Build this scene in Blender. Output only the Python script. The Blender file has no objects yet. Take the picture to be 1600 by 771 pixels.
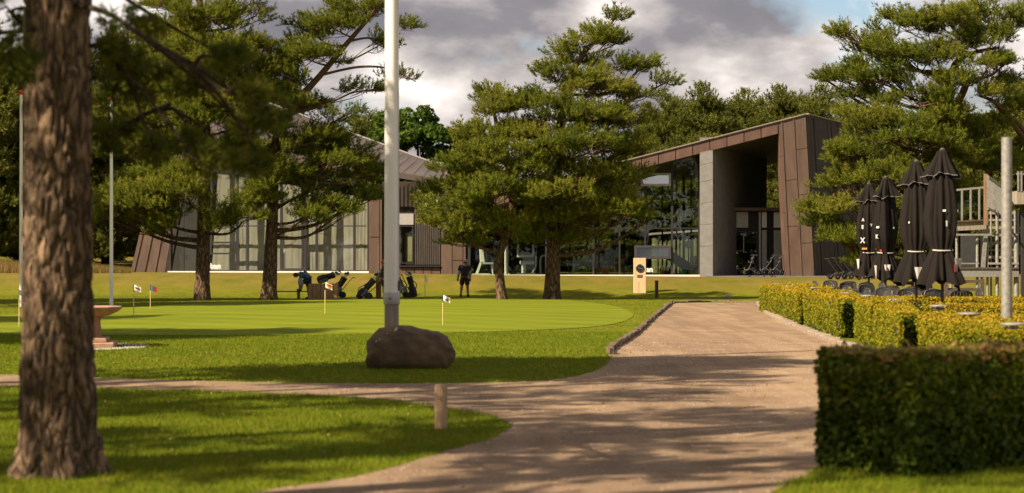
import bpy, bmesh, math, random
import numpy as np
from mathutils import Vector, Matrix
from mathutils.geometry import tessellate_polygon

# ------------------------------------------------------------------ camera
F = 3000.0            # focal length in pixels of the 1600 px wide photograph
CAMZ = 1.75
HOR = 403.0           # row of the horizon
scene = bpy.context.scene
cam_data = bpy.data.cameras.new('camera')
cam = bpy.data.objects.new('camera', cam_data)
scene.collection.objects.link(cam)
scene.camera = cam
cam.location = (0, 0, CAMZ)
cam.rotation_euler = (math.radians(90), 0, 0)
cam_data.sensor_width = 36
cam_data.lens = 36 * F / 1600
cam_data.shift_y = (HOR - 385.5) / 1600
cam_data.clip_start = 0.1
cam_data.clip_end = 3000
cam_data.dof.use_dof = True
cam_data.dof.focus_distance = 72
cam_data.dof.aperture_fstop = 2.0

# ------------------------------------------------------------------ sky, sun, exposure
SUN_AZ = math.radians(57)      # how far behind-left of the view axis the sun stands
SUN_EL = math.radians(38)
SDIR = Vector((-math.sin(SUN_AZ) * math.cos(SUN_EL), -math.cos(SUN_AZ) * math.cos(SUN_EL), math.sin(SUN_EL)))
world = bpy.data.worlds.new('World')
scene.world = world
world.use_nodes = True
wn, wl = world.node_tree.nodes, world.node_tree.links
wn.clear()
w_out = wn.new('ShaderNodeOutputWorld')
w_bg = wn.new('ShaderNodeBackground')
w_bg.inputs['Strength'].default_value = 0.07
w_sky = wn.new('ShaderNodeTexSky')
w_sky.sky_type = 'NISHITA'
w_sky.sun_disc = False
w_sky.sun_elevation = SUN_EL
w_sky.sun_rotation = math.atan2(SDIR.x, SDIR.y)
w_sky.air_density = 1.0
w_sky.dust_density = 1.5
w_tc = wn.new('ShaderNodeTexCoord')
def w_noise(scale, detail, rough, off, zs):
    mp = wn.new('ShaderNodeMapping')
    mp.inputs['Location'].default_value = off
    mp.inputs['Scale'].default_value = (1, 1, zs)
    wl.new(w_tc.outputs['Generated'], mp.inputs['Vector'])
    n = wn.new('ShaderNodeTexNoise')
    n.inputs['Scale'].default_value = scale
    n.inputs['Detail'].default_value = detail
    n.inputs['Roughness'].default_value = rough
    wl.new(mp.outputs['Vector'], n.inputs['Vector'])
    return n
def w_ramp(src, stops):
    r = wn.new('ShaderNodeValToRGB')
    el = r.color_ramp.elements
    el[0].position, el[0].color = stops[0]
    el[1].position, el[1].color = stops[-1]
    for p, c in stops[1:-1]:
        e = el.new(p); e.color = c
    wl.new(src, r.inputs['Fac'])
    return r
cover = w_ramp(w_noise(5.0, 6, 0.55, (2.11, 8.96, 4.23), 1.6).outputs['Fac'],
               [(0.355, (0, 0, 0, 1)), (0.43, (1, 1, 1, 1))])
shade = w_ramp(w_noise(7.5, 8, 0.52, (4.1, 2.2, 0.4), 2.0).outputs['Fac'],
               [(0.36, (1.5, 1.47, 1.70, 1)), (0.47, (2.2, 2.06, 2.2, 1)), (0.55, (4.8, 4.35, 4.15, 1)), (0.62, (8.4, 7.6, 7.1, 1))])
w_mix = wn.new('ShaderNodeMixRGB')
wl.new(cover.outputs['Color'], w_mix.inputs['Fac'])
wl.new(w_sky.outputs['Color'], w_mix.inputs['Color1'])
wl.new(shade.outputs['Color'], w_mix.inputs['Color2'])
wl.new(w_mix.outputs['Color'], w_bg.inputs['Color'])
wl.new(w_bg.outputs['Background'], w_out.inputs['Surface'])

sun_data = bpy.data.lights.new('sun', 'SUN')
sun_data.energy = 5.0
sun_data.angle = math.radians(0.53)
sun_data.color = (1.0, 0.83, 0.60)
sun = bpy.data.objects.new('sun', sun_data)
scene.collection.objects.link(sun)
sun.rotation_euler = SDIR.to_track_quat('Z', 'Y').to_euler()
sun.location = (-30, -20, 40)

scene.view_settings.view_transform = 'Standard'
scene.view_settings.look = 'None'
scene.view_settings.exposure = 1.02
scene.view_settings.gamma = 1
scene.view_settings.use_curve_mapping = False
scene.render.engine = 'CYCLES'
scene.cycles.max_bounces = 8
scene.cycles.transparent_max_bounces = 16
scene.cycles.caustics_reflective = False
scene.cycles.caustics_refractive = False
scene.cycles.sample_clamp_indirect = 4

# ------------------------------------------------------------------ helpers
COL = scene.collection
rng = np.random.default_rng(7)
random.seed(7)
ORG = {}

def Wp(px, py, d):
    """pixel of the 1600 px photograph at distance d -> point of the place"""
    return Vector(((px - 800) / F * d, d, CAMZ + (HOR - py) / F * d))
def gd(py):
    return F * CAMZ / (py - HOR)
def Gp(px, py, z=0.0):
    d = F * (CAMZ - z) / (py - HOR)
    return Vector(((px - 800) / F * d, d, z))
def sstep(a, b, x):
    t = np.clip((x - a) / (b - a), 0, 1)
    return t * t * (3 - 2 * t)
def ground_z(X, Y):
    X = np.asarray(X, float); Y = np.asarray(Y, float)
    zb = np.interp(X, [-40, -20, -8, 0, 9, 20, 60], [1.0, 0.985, 0.94, 0.88, 0.81, 0.79, 0.7])
    lin = np.clip((Y - 86.5) / 8.0, 0, 1)
    bank = 0.55 * lin + 0.45 * sstep(86.5, 94.5, Y)
    z = zb * bank
    z = z + 0.9 * sstep(104, 135, Y) * sstep(-14, -26, X)
    z = z + 0.10 * np.exp(-((X + 4) / 7.0) ** 2 - ((Y - 62) / 14.0) ** 2)
    return z
def gz(X, Y):
    return float(ground_z(X, Y))

def put(o, parent=None):
    COL.objects.link(o)
    if parent is not None:
        o.parent = parent
        ORG[o.name] = ORG.get(parent.name, Vector((0, 0, 0)))
    return o
def tag(o, label, cat, group=None):
    o['label'] = label; o['category'] = cat
    if group: o['group'] = group
    return o
def thing(name, label, cat, loc=(0, 0, 0), rz=0.0, group=None, local=False):
    o = bpy.data.objects.new(name, None)
    o.empty_display_size = 0.2
    COL.objects.link(o)
    o.location = loc; o.rotation_euler = (0, 0, rz)
    ORG[o.name] = Vector((0, 0, 0)) if local else Vector(loc)
    return tag(o, label, cat, group)
def struct(o):
    o['kind'] = 'structure'; return o
def copy_tree(o, parent=None):
    c = o.copy(); COL.objects.link(c)
    if parent is not None: c.parent = parent
    for ch in o.children: copy_tree(ch, c)
    return c

def mesh_np(name, V, faces, mat, parent=None, tint=None, smooth=False):
    """faces: int array (n,3) or (n,4)"""
    V = np.asarray(V, np.float32)
    if parent is not None:
        V = V - np.array(ORG.get(parent.name, (0, 0, 0)), np.float32)
    faces = np.asarray(faces, np.int32)
    me = bpy.data.meshes.new(name)
    n, k = faces.shape
    me.vertices.add(len(V)); me.vertices.foreach_set('co', V.ravel())
    me.loops.add(n * k); me.loops.foreach_set('vertex_index', faces.ravel())
    me.polygons.add(n)
    me.polygons.foreach_set('loop_start', np.arange(0, n * k, k, dtype=np.int32))
    me.polygons.foreach_set('loop_total', np.full(n, k, np.int32))
    if smooth: me.polygons.foreach_set('use_smooth', np.ones(n, bool))
    me.update(calc_edges=True)
    if tint is not None:
        a = me.attributes.new('tint', 'FLOAT', 'POINT')
        a.data.foreach_set('value', np.asarray(tint, np.float32))
    me.materials.append(mat)
    o = bpy.data.objects.new(name, me)
    return put(o, parent)

class MB:
    def __init__(s): s.v = []; s.f = []
    def add(s, vs, fs):
        b = len(s.v); s.v += [tuple(p) for p in vs]; s.f += [tuple(b + i for i in f) for f in fs]; return s
    def box(s, c, size, rot=None):
        h = [x / 2 for x in size]; c = Vector(c)
        vs = [Vector((sx * h[0], sy * h[1], sz * h[2])) for sx in (-1, 1) for sy in (-1, 1) for sz in (-1, 1)]
        if rot is not None: vs = [rot @ p for p in vs]
        return s.add([c + p for p in vs], [(0, 1, 3, 2), (4, 6, 7, 5), (0, 4, 5, 1), (2, 3, 7, 6), (0, 2, 6, 4), (1, 5, 7, 3)])
    def bar(s, a, b, w, h=None):
        """box of cross section w x h from a to b"""
        a = Vector(a); b = Vector(b); h = h or w
        d = (b - a); L = d.length
        q = d.to_track_quat('Z', 'Y').to_matrix()
        return s.box((a + b) / 2, (w, h, L), q)
    def prism(s, pts, off):
        """polygon pts (front) extruded by vector off"""
        n = len(pts); off = Vector(off); pts = [Vector(p) for p in pts]
        return s.add(pts + [p + off for p in pts],
                     [tuple(range(n)), tuple(range(2 * n - 1, n - 1, -1))] + [(i, n + i, n + (i + 1) % n, (i + 1) % n) for i in range(n)])
    def tube(s, pts, rad, n=8, caps=True):
        pts = [Vector(p) for p in pts]
        if not hasattr(rad, '__len__'): rad = [rad] * len(pts)
        vs = []; fs = []; ref = None
        for i, p in enumerate(pts):
            t = (pts[min(i + 1, len(pts) - 1)] - pts[max(i - 1, 0)])
            if t.length < 1e-9: t = Vector((0, 0, 1))
            t.normalize()
            if ref is None:
                ref = t.orthogonal().normalized()
            ref = (ref - t * ref.dot(t))
            if ref.length < 1e-6: ref = t.orthogonal()
            ref.normalize()
            bn = t.cross(ref)
            for k in range(n):
                a = 2 * math.pi * k / n
                vs.append(p + (ref * math.cos(a) + bn * math.sin(a)) * rad[i])
        for i in range(len(pts) - 1):
            for k in range(n):
                fs.append((i * n + k, i * n + (k + 1) % n, (i + 1) * n + (k + 1) % n, (i + 1) * n + k))
        if caps:
            fs.append(tuple(range(n - 1, -1, -1))); fs.append(tuple((len(pts) - 1) * n + k for k in range(n)))
        return s.add(vs, fs)
    def lathe(s, prof, c=(0, 0, 0), n=20, axis=None, ph=0.0):
        """prof: list of (r, z)"""
        c = Vector(c); vs = []; fs = []
        for r, z in prof:
            for k in range(n):
                a = 2 * math.pi * k / n + ph
                p = Vector((r * math.cos(a), r * math.sin(a), z))
                if axis is not None: p = axis @ p
                vs.append(c + p)
        for i in range(len(prof) - 1):
            for k in range(n):
                fs.append((i * n + k, i * n + (k + 1) % n, (i + 1) * n + (k + 1) % n, (i + 1) * n + k))
        fs.append(tuple(range(n - 1, -1, -1))); fs.append(tuple((len(prof) - 1) * n + k for k in range(n)))
        return s.add(vs, fs)
    def ball(s, c, r, n=10, m=7):
        r = r if hasattr(r, '__len__') else (r, r, r)
        c = Vector(c); vs = [c + Vector((0, 0, -r[2]))]; fs = []
        for i in range(1, m):
            t = math.pi * i / m - math.pi / 2
            for k in range(n):
                a = 2 * math.pi * k / n
                vs.append(c + Vector((r[0] * math.cos(t) * math.cos(a), r[1] * math.cos(t) * math.sin(a), r[2] * math.sin(t))))
        vs.append(c + Vector((0, 0, r[2])))
        for k in range(n): fs.append((0, 1 + (k + 1) % n, 1 + k))
        for i in range(m - 2):
            for k in range(n):
                fs.append((1 + i * n + k, 1 + i * n + (k + 1) % n, 1 + (i + 1) * n + (k + 1) % n, 1 + (i + 1) * n + k))
        T = len(vs) - 1
        for k in range(n): fs.append((T, 1 + (m - 2) * n + k, 1 + (m - 2) * n + (k + 1) % n))
        return s.add(vs, fs)
    def build(s, name, mat, parent=None, smooth=False, bevel=0.0):
        o_ = ORG.get(parent.name, Vector((0, 0, 0))) if parent is not None else Vector((0, 0, 0))
        me = bpy.data.meshes.new(name)
        me.from_pydata([tuple(Vector(p) - o_) for p in s.v], [], s.f)
        if smooth:
            me.polygons.foreach_set('use_smooth', np.ones(len(me.polygons), bool))
        me.update()
        bm = bmesh.new(); bm.from_mesh(me)
        bmesh.ops.recalc_face_normals(bm, faces=bm.faces)
        if bevel > 0:
            bmesh.ops.bevel(bm, geom=bm.edges[:], offset=bevel, segments=1, affect='EDGES')
        bm.to_mesh(me); bm.free()
        if smooth: me.set_sharp_from_angle(angle=math.radians(50))
        me.materials.append(mat)
        return put(bpy.data.objects.new(name, me), parent)

def text_mesh(name, body, size, mat, parent, M, bold=0.0, extrude=0.004):
    c = bpy.data.curves.new(name + '_curve', 'FONT')
    c.body = body; c.size = size; c.offset = bold; c.extrude = extrude; c.resolution_u = 4
    c.align_x = 'CENTER'; c.align_y = 'CENTER'
    t = bpy.data.objects.new(name + '_tmp', c)
    COL.objects.link(t)
    dg = bpy.context.evaluated_depsgraph_get()
    me = bpy.data.meshes.new_from_object(t.evaluated_get(dg))
    bpy.data.objects.remove(t, do_unlink=True)
    me.name = name
    me.transform(M)
    if parent is not None: me.transform(Matrix.Translation(-ORG.get(parent.name, Vector((0, 0, 0)))))
    me.materials.clear(); me.materials.append(mat)
    return put(bpy.data.objects.new(name, me), parent)
FACE_CAM = Matrix.Rotation(math.radians(90), 4, 'X')     # text reading towards -Y

def in_poly(px, py, poly):
    px = np.asarray(px); py = np.asarray(py); ins = np.zeros(px.shape, bool)
    n = len(poly); j = n - 1
    for i in range(n):
        xi, yi = poly[i]; xj, yj = poly[j]
        c = ((yi > py) != (yj > py)) & (px < (xj - xi) * (py - yi) / (yj - yi + 1e-12) + xi)
        ins ^= c; j = i
    return ins
def smooth_line(pts, k=6, closed=False):
    out = []; n = len(pts); P = [Vector(p) for p in pts]
    for i in range(n if closed else n - 1):
        p0 = P[(i - 1) % n] if closed or i > 0 else P[i]
        p1 = P[i]; p2 = P[(i + 1) % n]
        p3 = P[(i + 2) % n] if closed or i + 2 < n else p2
        for j in range(k):
            t = j / k
            out.append(0.5 * ((2 * p1) + (p2 - p0) * t + (2 * p0 - 5 * p1 + 4 * p2 - p3) * t * t + (3 * p1 - p0 - 3 * p2 + p3) * t ** 3))
    if not closed: out.append(P[-1])
    return out
def vnoise(x, y, s=0):
    """cheap smooth noise for numpy arrays, about -1..1"""
    return (np.sin(x * 1.7 + 1.3 * s + 1.9 * np.sin(y * 1.3 + s)) + np.sin(y * 2.3 + 2.1 * s + 1.7 * np.sin(x * 1.1 - s)) + np.sin((x + y) * 3.1 + s * 0.7 + np.sin(x * 2.9 - y * 2.2))) / 3

# ------------------------------------------------------------------ materials
MATS = {}
def new_mat(name):
    m = bpy.data.materials.new(name); m.use_nodes = True
    nt = m.node_tree; bs = nt.nodes.get('Principled BSDF')
    return m, nt.nodes, nt.links, bs
def pm(name, col, rough=0.6, metal=0.0, var=0.25, scale=6.0, bump=0.0, bscale=60.0, stretch=(1, 1, 1), col2=None, spec=0.5, coord='Object', detail=6):
    """a surface with noise-driven variation of its colour and fine relief"""
    m, N, L, bs = new_mat(name)
    tc = N.new('ShaderNodeTexCoord'); mp = N.new('ShaderNodeMapping')
    mp.inputs['Scale'].default_value = stretch
    L.new(tc.outputs[coord], mp.inputs['Vector'])
    n1 = N.new('ShaderNodeTexNoise'); n1.inputs['Scale'].default_value = scale; n1.inputs['Detail'].default_value = detail; n1.inputs['Roughness'].default_value = 0.6
    L.new(mp.outputs['Vector'], n1.inputs['Vector'])
    r = N.new('ShaderNodeValToRGB')
    c2 = col2 or tuple(c * (1 - var) for c in col)
    c1 = col if col2 else tuple(min(1, c * (1 + var)) for c in col)
    r.color_ramp.elements[0].position = 0.3; r.color_ramp.elements[0].color = (*c2, 1)
    r.color_ramp.elements[1].position = 0.7; r.color_ramp.elements[1].color = (*c1, 1)
    L.new(n1.outputs['Fac'], r.inputs['Fac']); L.new(r.outputs['Color'], bs.inputs['Base Color'])
    bs.inputs['Roughness'].default_value = rough; bs.inputs['Metallic'].default_value = metal
    bs.inputs['Specular IOR Level'].default_value = spec
    if bump > 0:
        n2 = N.new('ShaderNodeTexNoise'); n2.inputs['Scale'].default_value = bscale; n2.inputs['Detail'].default_value = 5
        L.new(mp.outputs['Vector'], n2.inputs['Vector'])
        b = N.new('ShaderNodeBump'); b.inputs['Strength'].default_value = bump; b.inputs['Distance'].default_value = 0.02
        L.new(n2.outputs['Fac'], b.inputs['Height']); L.new(b.outputs['Normal'], bs.inputs['Normal'])
    MATS[name] = m
    return m
def leaf_mat(name, stops, trans=0.35, rough=0.7):
    """foliage: colour from each leaf's own 'tint'"""
    m, N, L, bs = new_mat(name)
    a = N.new('ShaderNodeAttribute'); a.attribute_name = 'tint'
    r = N.new('ShaderNodeValToRGB'); el = r.color_ramp.elements
    el[0].position, el[0].color = stops[0][0], (*stops[0][1], 1)
    el[1].position, el[1].color = stops[-1][0], (*stops[-1][1], 1)
    for p, c in stops[1:-1]:
        e = el.new(p); e.color = (*c, 1)
    L.new(a.outputs['Fac'], r.inputs['Fac']); L.new(r.outputs['Color'], bs.inputs['Base Color'])
    bs.inputs['Roughness'].default_value = rough
    bs.inputs['Specular IOR Level'].default_value = 0.12
    t = N.new('ShaderNodeBsdfTranslucent'); L.new(r.outputs['Color'], t.inputs['Color'])
    mx = N.new('ShaderNodeMixShader'); mx.inputs['Fac'].default_value = trans
    out = N.get('Material Output')
    L.new(bs.outputs['BSDF'], mx.inputs[1]); L.new(t.outputs['BSDF'], mx.inputs[2]); L.new(mx.outputs['Shader'], out.inputs['Surface'])
    MATS[name] = m
    return m
def bark_mat(name, dark, light, scale, bump, dist=0.03, red=None):
    m, N, L, bs = new_mat(name)
    tc = N.new('ShaderNodeTexCoord'); mp = N.new('ShaderNodeMapping'); mp.inputs['Scale'].default_value = (1, 1, 0.28)
    L.new(tc.outputs['Object'], mp.inputs['Vector'])
    nz = N.new('ShaderNodeTexNoise'); nz.inputs['Scale'].default_value = scale * 0.8; nz.inputs['Detail'].default_value = 4
    L.new(mp.outputs['Vector'], nz.inputs['Vector'])
    ad = N.new('ShaderNodeMixRGB'); ad.blend_type = 'ADD'; ad.inputs['Fac'].default_value = 0.25
    L.new(mp.outputs['Vector'], ad.inputs['Color1']); L.new(nz.outputs['Color'], ad.inputs['Color2'])
    v = N.new('ShaderNodeTexVoronoi'); v.feature = 'DISTANCE_TO_EDGE'; v.inputs['Scale'].default_value = scale
    L.new(ad.outputs['Color'], v.inputs['Vector'])
    r = N.new('ShaderNodeValToRGB'); el = r.color_ramp.elements
    el[0].position, el[0].color = 0.0, (*dark, 1); el[1].position, el[1].color = 0.28, (*light, 1)
    L.new(v.outputs['Distance'], r.inputs['Fac'])
    n2 = N.new('ShaderNodeTexNoise'); n2.inputs['Scale'].default_value = scale * 0.5; n2.inputs['Detail'].default_value = 8; n2.inputs['Roughness'].default_value = 0.7
    L.new(tc.outputs['Object'], n2.inputs['Vector'])
    mx = N.new('ShaderNodeMixRGB'); mx.blend_type = 'MULTIPLY'; mx.inputs['Fac'].default_value = 0.8
    r2 = N.new('ShaderNodeValToRGB'); r2.color_ramp.elements[0].position = .3; r2.color_ramp.elements[0].color = (.45, .42, .40, 1); r2.color_ramp.elements[1].position = .7; r2.color_ramp.elements[1].color = (1.3, 1.2, 1.1, 1)
    L.new(n2.outputs['Fac'], r2.inputs['Fac']); L.new(r.outputs['Color'], mx.inputs['Color1']); L.new(r2.outputs['Color'], mx.inputs['Color2'])
    last = mx.outputs['Color']
    if red:
        z0, z1, rc = red
        sp = N.new('ShaderNodeSeparateXYZ'); L.new(tc.outputs['Object'], sp.inputs['Vector'])
        mr = N.new('ShaderNodeMapRange'); mr.inputs['From Min'].default_value = z0; mr.inputs['From Max'].default_value = z1
        L.new(sp.outputs['Z'], mr.inputs['Value'])
        m3 = N.new('ShaderNodeMixRGB'); m3.inputs['Color2'].default_value = (*rc, 1)
        ml = N.new('ShaderNodeMath'); ml.operation = 'MULTIPLY'; ml.inputs[1].default_value = 0.8
        L.new(mr.outputs['Result'], ml.inputs[0]); L.new(ml.outputs['Value'], m3.inputs['Fac']); L.new(last, m3.inputs['Color1'])
        last = m3.outputs['Color']
    L.new(last, bs.inputs['Base Color'])
    bs.inputs['Roughness'].default_value = 0.9; bs.inputs['Specular IOR Level'].default_value = 0.2
    b = N.new('ShaderNodeBump'); b.inputs['Strength'].default_value = bump; b.inputs['Distance'].default_value = dist
    L.new(v.outputs['Distance'], b.inputs['Height']); L.new(b.outputs['Normal'], bs.inputs['Normal'])
    MATS[name] = m
    return m
def glass_mat(name, tint=(0.75, 0.8, 0.76), ior=1.5, boost=0.0):
    m, N, L, bs = new_mat(name)
    N.remove(bs)
    out = N.get('Material Output')
    tr = N.new('ShaderNodeBsdfTransparent'); tr.inputs['Color'].default_value = (*tint, 1)
    gl = N.new('ShaderNodeBsdfGlossy'); gl.inputs['Roughness'].default_value = 0.01; gl.inputs['Color'].default_value = (0.9, 0.95, 0.92, 1)
    nz = N.new('ShaderNodeTexNoise'); nz.inputs['Scale'].default_value = 0.5
    tc = N.new('ShaderNodeTexCoord'); L.new(tc.outputs['Object'], nz.inputs['Vector'])
    bp = N.new('ShaderNodeBump'); bp.inputs['Strength'].default_value = 0.03; L.new(nz.outputs['Fac'], bp.inputs['Height'])
    L.new(bp.outputs['Normal'], gl.inputs['Normal'])
    f0 = ((ior - 1) / (ior + 1)) ** 2 + boost
    lw = N.new('ShaderNodeLayerWeight'); lw.inputs['Blend'].default_value = .5
    pw = N.new('ShaderNodeMath'); pw.operation = 'POWER'; pw.inputs[1].default_value = 5
    L.new(lw.outputs['Facing'], pw.inputs[0])
    ad = N.new('ShaderNodeMath'); ad.operation = 'MULTIPLY_ADD'; ad.inputs[1].default_value = 1 - f0; ad.inputs[2].default_value = f0; ad.use_clamp = True
    L.new(pw.outputs['Value'], ad.inputs[0])
    mx = N.new('ShaderNodeMixShader'); L.new(ad.outputs['Value'], mx.inputs['Fac'])
    L.new(tr.outputs['BSDF'], mx.inputs[1]); L.new(gl.outputs['BSDF'], mx.inputs[2]); L.new(mx.outputs['Shader'], out.inputs['Surface'])
    MATS[name] = m
    return m

def ground_mat():
    m, N, L, bs = new_mat('lawn_grass')
    tc = N.new('ShaderNodeTexCoord')
    def nz(scale, det=6, st=(1, 1, 1)):
        mp = N.new('ShaderNodeMapping'); mp.inputs['Scale'].default_value = st
        L.new(tc.outputs['Object'], mp.inputs['Vector'])
        n = N.new('ShaderNodeTexNoise'); n.inputs['Scale'].default_value = scale; n.inputs['Detail'].default_value = det; n.inputs['Roughness'].default_value = .65
        L.new(mp.outputs['Vector'], n.inputs['Vector']); return n
    a = nz(0.25, 4); b = nz(2.2, 8); c = nz(22, 6, (1, .5, 1))
    r1 = N.new('ShaderNodeValToRGB'); e = r1.color_ramp.elements
    e[0].position, e[0].color = .3, (.092, .122, .008, 1); e[1].position, e[1].color = .72, (.185, .172, .013, 1)
    L.new(b.outputs['Fac'], r1.inputs['Fac'])
    r2 = N.new('ShaderNodeValToRGB'); e = r2.color_ramp.elements
    e[0].position, e[0].color = .35, (.75, .85, .8, 1); e[1].position, e[1].color = .7, (1.3, 1.15, 1.1, 1)
    L.new(a.outputs['Fac'], r2.inputs['Fac'])
    m1 = N.new('ShaderNodeMixRGB'); m1.blend_type = 'MULTIPLY'; m1.inputs['Fac'].default_value = 1
    L.new(r1.outputs['Color'], m1.inputs['Color1']); L.new(r2.outputs['Color'], m1.inputs['Color2'])
    r3 = N.new('ShaderNodeValToRGB'); e = r3.color_ramp.elements
    e[0].position, e[0].color = .3, (.6, .6, .6, 1); e[1].position, e[1].color = .7, (1.3, 1.3, 1.3, 1)
    L.new(c.outputs['Fac'], r3.inputs['Fac'])
    m2 = N.new('ShaderNodeMixRGB'); m2.blend_type = 'MULTIPLY'; m2.inputs['Fac'].default_value = .8
    L.new(m1.outputs['Color'], m2.inputs['Color1']); L.new(r3.outputs['Color'], m2.inputs['Color2'])
    # dry rough grass on the bank under the building
    sp = N.new('ShaderNodeSeparateXYZ'); L.new(tc.outputs['Object'], sp.inputs['Vector'])
    mr = N.new('ShaderNodeMapRange'); mr.inputs['From Min'].default_value = 87; mr.inputs['From Max'].default_value = 92
    L.new(sp.outputs['Y'], mr.inputs['Value'])
    r4 = N.new('ShaderNodeValToRGB'); e = r4.color_ramp.elements
    e[0].position, e[0].color = .32, (.105, .110, .014, 1); e[1].position, e[1].color = .68, (.200, .140, .035, 1)
    d = nz(0.9, 8, (1, .6, 1)); L.new(d.outputs['Fac'], r4.inputs['Fac'])
    m3 = N.new('ShaderNodeMixRGB'); L.new(mr.outputs['Result'], m3.inputs['Fac']); L.new(m2.outputs['Color'], m3.inputs['Color1']); L.new(r4.outputs['Color'], m3.inputs['Color2'])
    L.new(m3.outputs['Color'], bs.inputs['Base Color'])
    bs.inputs['Roughness'].default_value = .95; bs.inputs['Specular IOR Level'].default_value = .05
    bp = N.new('ShaderNodeBump'); bp.inputs['Strength'].default_value = .6; bp.inputs['Distance'].default_value = .04
    L.new(c.outputs['Fac'], bp.inputs['Height']); L.new(bp.outputs['Normal'], bs.inputs['Normal'])
    MATS['lawn'] = m
ground_mat()
pm('green_turf', (.148, .175, .014), .95, var=.16, scale=.55, bump=.35, bscale=60, spec=.04, stretch=(.35, 1, 1))
def mow(m):
    N, L = m.node_tree.nodes, m.node_tree.links
    bs = N.get('Principled BSDF'); src = bs.inputs['Base Color'].links[0].from_socket
    tc = N.new('ShaderNodeTexCoord'); w = N.new('ShaderNodeTexWave'); w.wave_type = 'BANDS'; w.bands_direction = 'DIAGONAL'
    w.inputs['Scale'].default_value = .22; w.inputs['Distortion'].default_value = .6; w.inputs['Detail'].default_value = 2
    L.new(tc.outputs['Object'], w.inputs['Vector'])
    r = N.new('ShaderNodeValToRGB'); r.color_ramp.elements[0].position = .4; r.color_ramp.elements[0].color = (.93, .95, .93, 1); r.color_ramp.elements[1].position = .6; r.color_ramp.elements[1].color = (1.06, 1.05, 1.06, 1)
    x = N.new('ShaderNodeMixRGB'); x.blend_type = 'MULTIPLY'; x.inputs['Fac'].default_value = 1
    L.new(w.outputs['Fac'], r.inputs['Fac']); L.new(src, x.inputs['Color1']); L.new(r.outputs['Color'], x.inputs['Color2']); L.new(x.outputs['Color'], bs.inputs['Base Color'])
mow(MATS['green_turf'])
def path_mat():
    m, N, L, bs = new_mat('path_gravel')
    tc = N.new('ShaderNodeTexCoord')
    def nz(scale, det, st=(1, 1, 1), rough=.65):
        mp = N.new('ShaderNodeMapping'); mp.inputs['Scale'].default_value = st; L.new(tc.outputs['Object'], mp.inputs['Vector'])
        n = N.new('ShaderNodeTexNoise'); n.inputs['Scale'].default_value = scale; n.inputs['Detail'].default_value = det; n.inputs['Roughness'].default_value = rough
        L.new(mp.outputs['Vector'], n.inputs['Vector']); return n
    def rp(n, p0, c0, p1, c1):
        r = N.new('ShaderNodeValToRGB'); e = r.color_ramp.elements; e[0].position, e[0].color = p0, (*c0, 1); e[1].position, e[1].color = p1, (*c1, 1)
        L.new(n.outputs['Fac'], r.inputs['Fac']); return r
    def mul(a, b, f=1):
        x = N.new('ShaderNodeMixRGB'); x.blend_type = 'MULTIPLY'; x.inputs['Fac'].default_value = f
        L.new(a.outputs['Color'], x.inputs['Color1']); L.new(b.outputs['Color'], x.inputs['Color2']); return x
    base = rp(nz(.9, 8), .3, (.245, .175, .116), .7, (.36, .265, .185))
    patch = rp(nz(.35, 5, (1, .35, 1)), .35, (.80, .80, .82), .65, (1.12, 1.10, 1.06))
    track = rp(nz(1.6, 3, (1, .06, 1)), .42, (.88, .86, .85), .6, (1.08, 1.08, 1.08))
    grain = nz(55, 4, (1, 1, 1), .8)
    speck = rp(grain, .34, (.55, .52, .5), .66, (1.35, 1.33, 1.3))
    c = mul(mul(mul(base, patch), track), speck, .75)
    L.new(c.outputs['Color'], bs.inputs['Base Color'])
    bs.inputs['Roughness'].default_value = .95; bs.inputs['Specular IOR Level'].default_value = .06
    b = N.new('ShaderNodeBump'); b.inputs['Strength'].default_value = .7; b.inputs['Distance'].default_value = .02
    L.new(grain.outputs['Fac'], b.inputs['Height']); L.new(b.outputs['Normal'], bs.inputs['Normal'])
    MATS['path_gravel'] = m
path_mat()
pm('pebble', (.42, .33, .26), .9, var=.4, scale=9, spec=.2)
pm('kerb_stone', (.26, .20, .15), .9, var=.35, scale=5, bump=.5, bscale=25)
pm('kerb_wood', (.13, .09, .06), .9, var=.4, scale=6, bump=.5, bscale=30)
pm('copper', (.128, .084, .066), .50, metal=.15, var=.22, scale=1.6, bump=.05, bscale=3, stretch=(1.6, 1.6, .5))
pm('copper_red', (.145, .085, .068), .50, metal=.15, var=.25, scale=2.0, stretch=(1.5, 1.5, .7))
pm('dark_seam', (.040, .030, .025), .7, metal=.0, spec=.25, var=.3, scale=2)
pm('roof_sheet', (.092, .070, .058), .6, var=.15, scale=.8, stretch=(1, .2, 1), bump=.1, bscale=12)
pm('soffit', (.085, .072, .045), .7, var=.2, scale=1.2, stretch=(3, .3, 1))
pm('concrete', (.235, .225, .222), .85, var=.16, scale=3, bump=.25, bscale=20)
pm('concrete_shade_and_base', (.165, .158, .152), .85, var=.2, scale=2, bump=.2, bscale=18)  # foundations and porch floor; on the wall's long side shade put into the colour
pm('frame_grey', (.028, .026, .031), .5, metal=.0, var=.15)
pm('frame_light', (.42, .40, .40), .45, metal=.2, var=.1)
pm('white_paint', (.80, .78, .74), .5, var=.05)
pm('pole_white', (.86, .84, .80), .42, var=.06, scale=3, stretch=(1, 1, .3))
pm('curtain', (.335, .325, .27), .9, var=.10, scale=.9, stretch=(2, 2, .4))
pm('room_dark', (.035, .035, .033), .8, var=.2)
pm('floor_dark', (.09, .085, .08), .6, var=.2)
pm('dark_board', (.060, .050, .044), .75, var=.35, scale=3, stretch=(3, 3, .3), bump=.2)
pm('machine_white', (.66, .66, .60), .4, var=.08)
pm('black_plastic', (.022, .022, .024), .5, var=.3, scale=8)
pm('black_cloth', (.018, .017, .018), .85, var=.3, scale=5, bump=.3, bscale=40)
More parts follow.
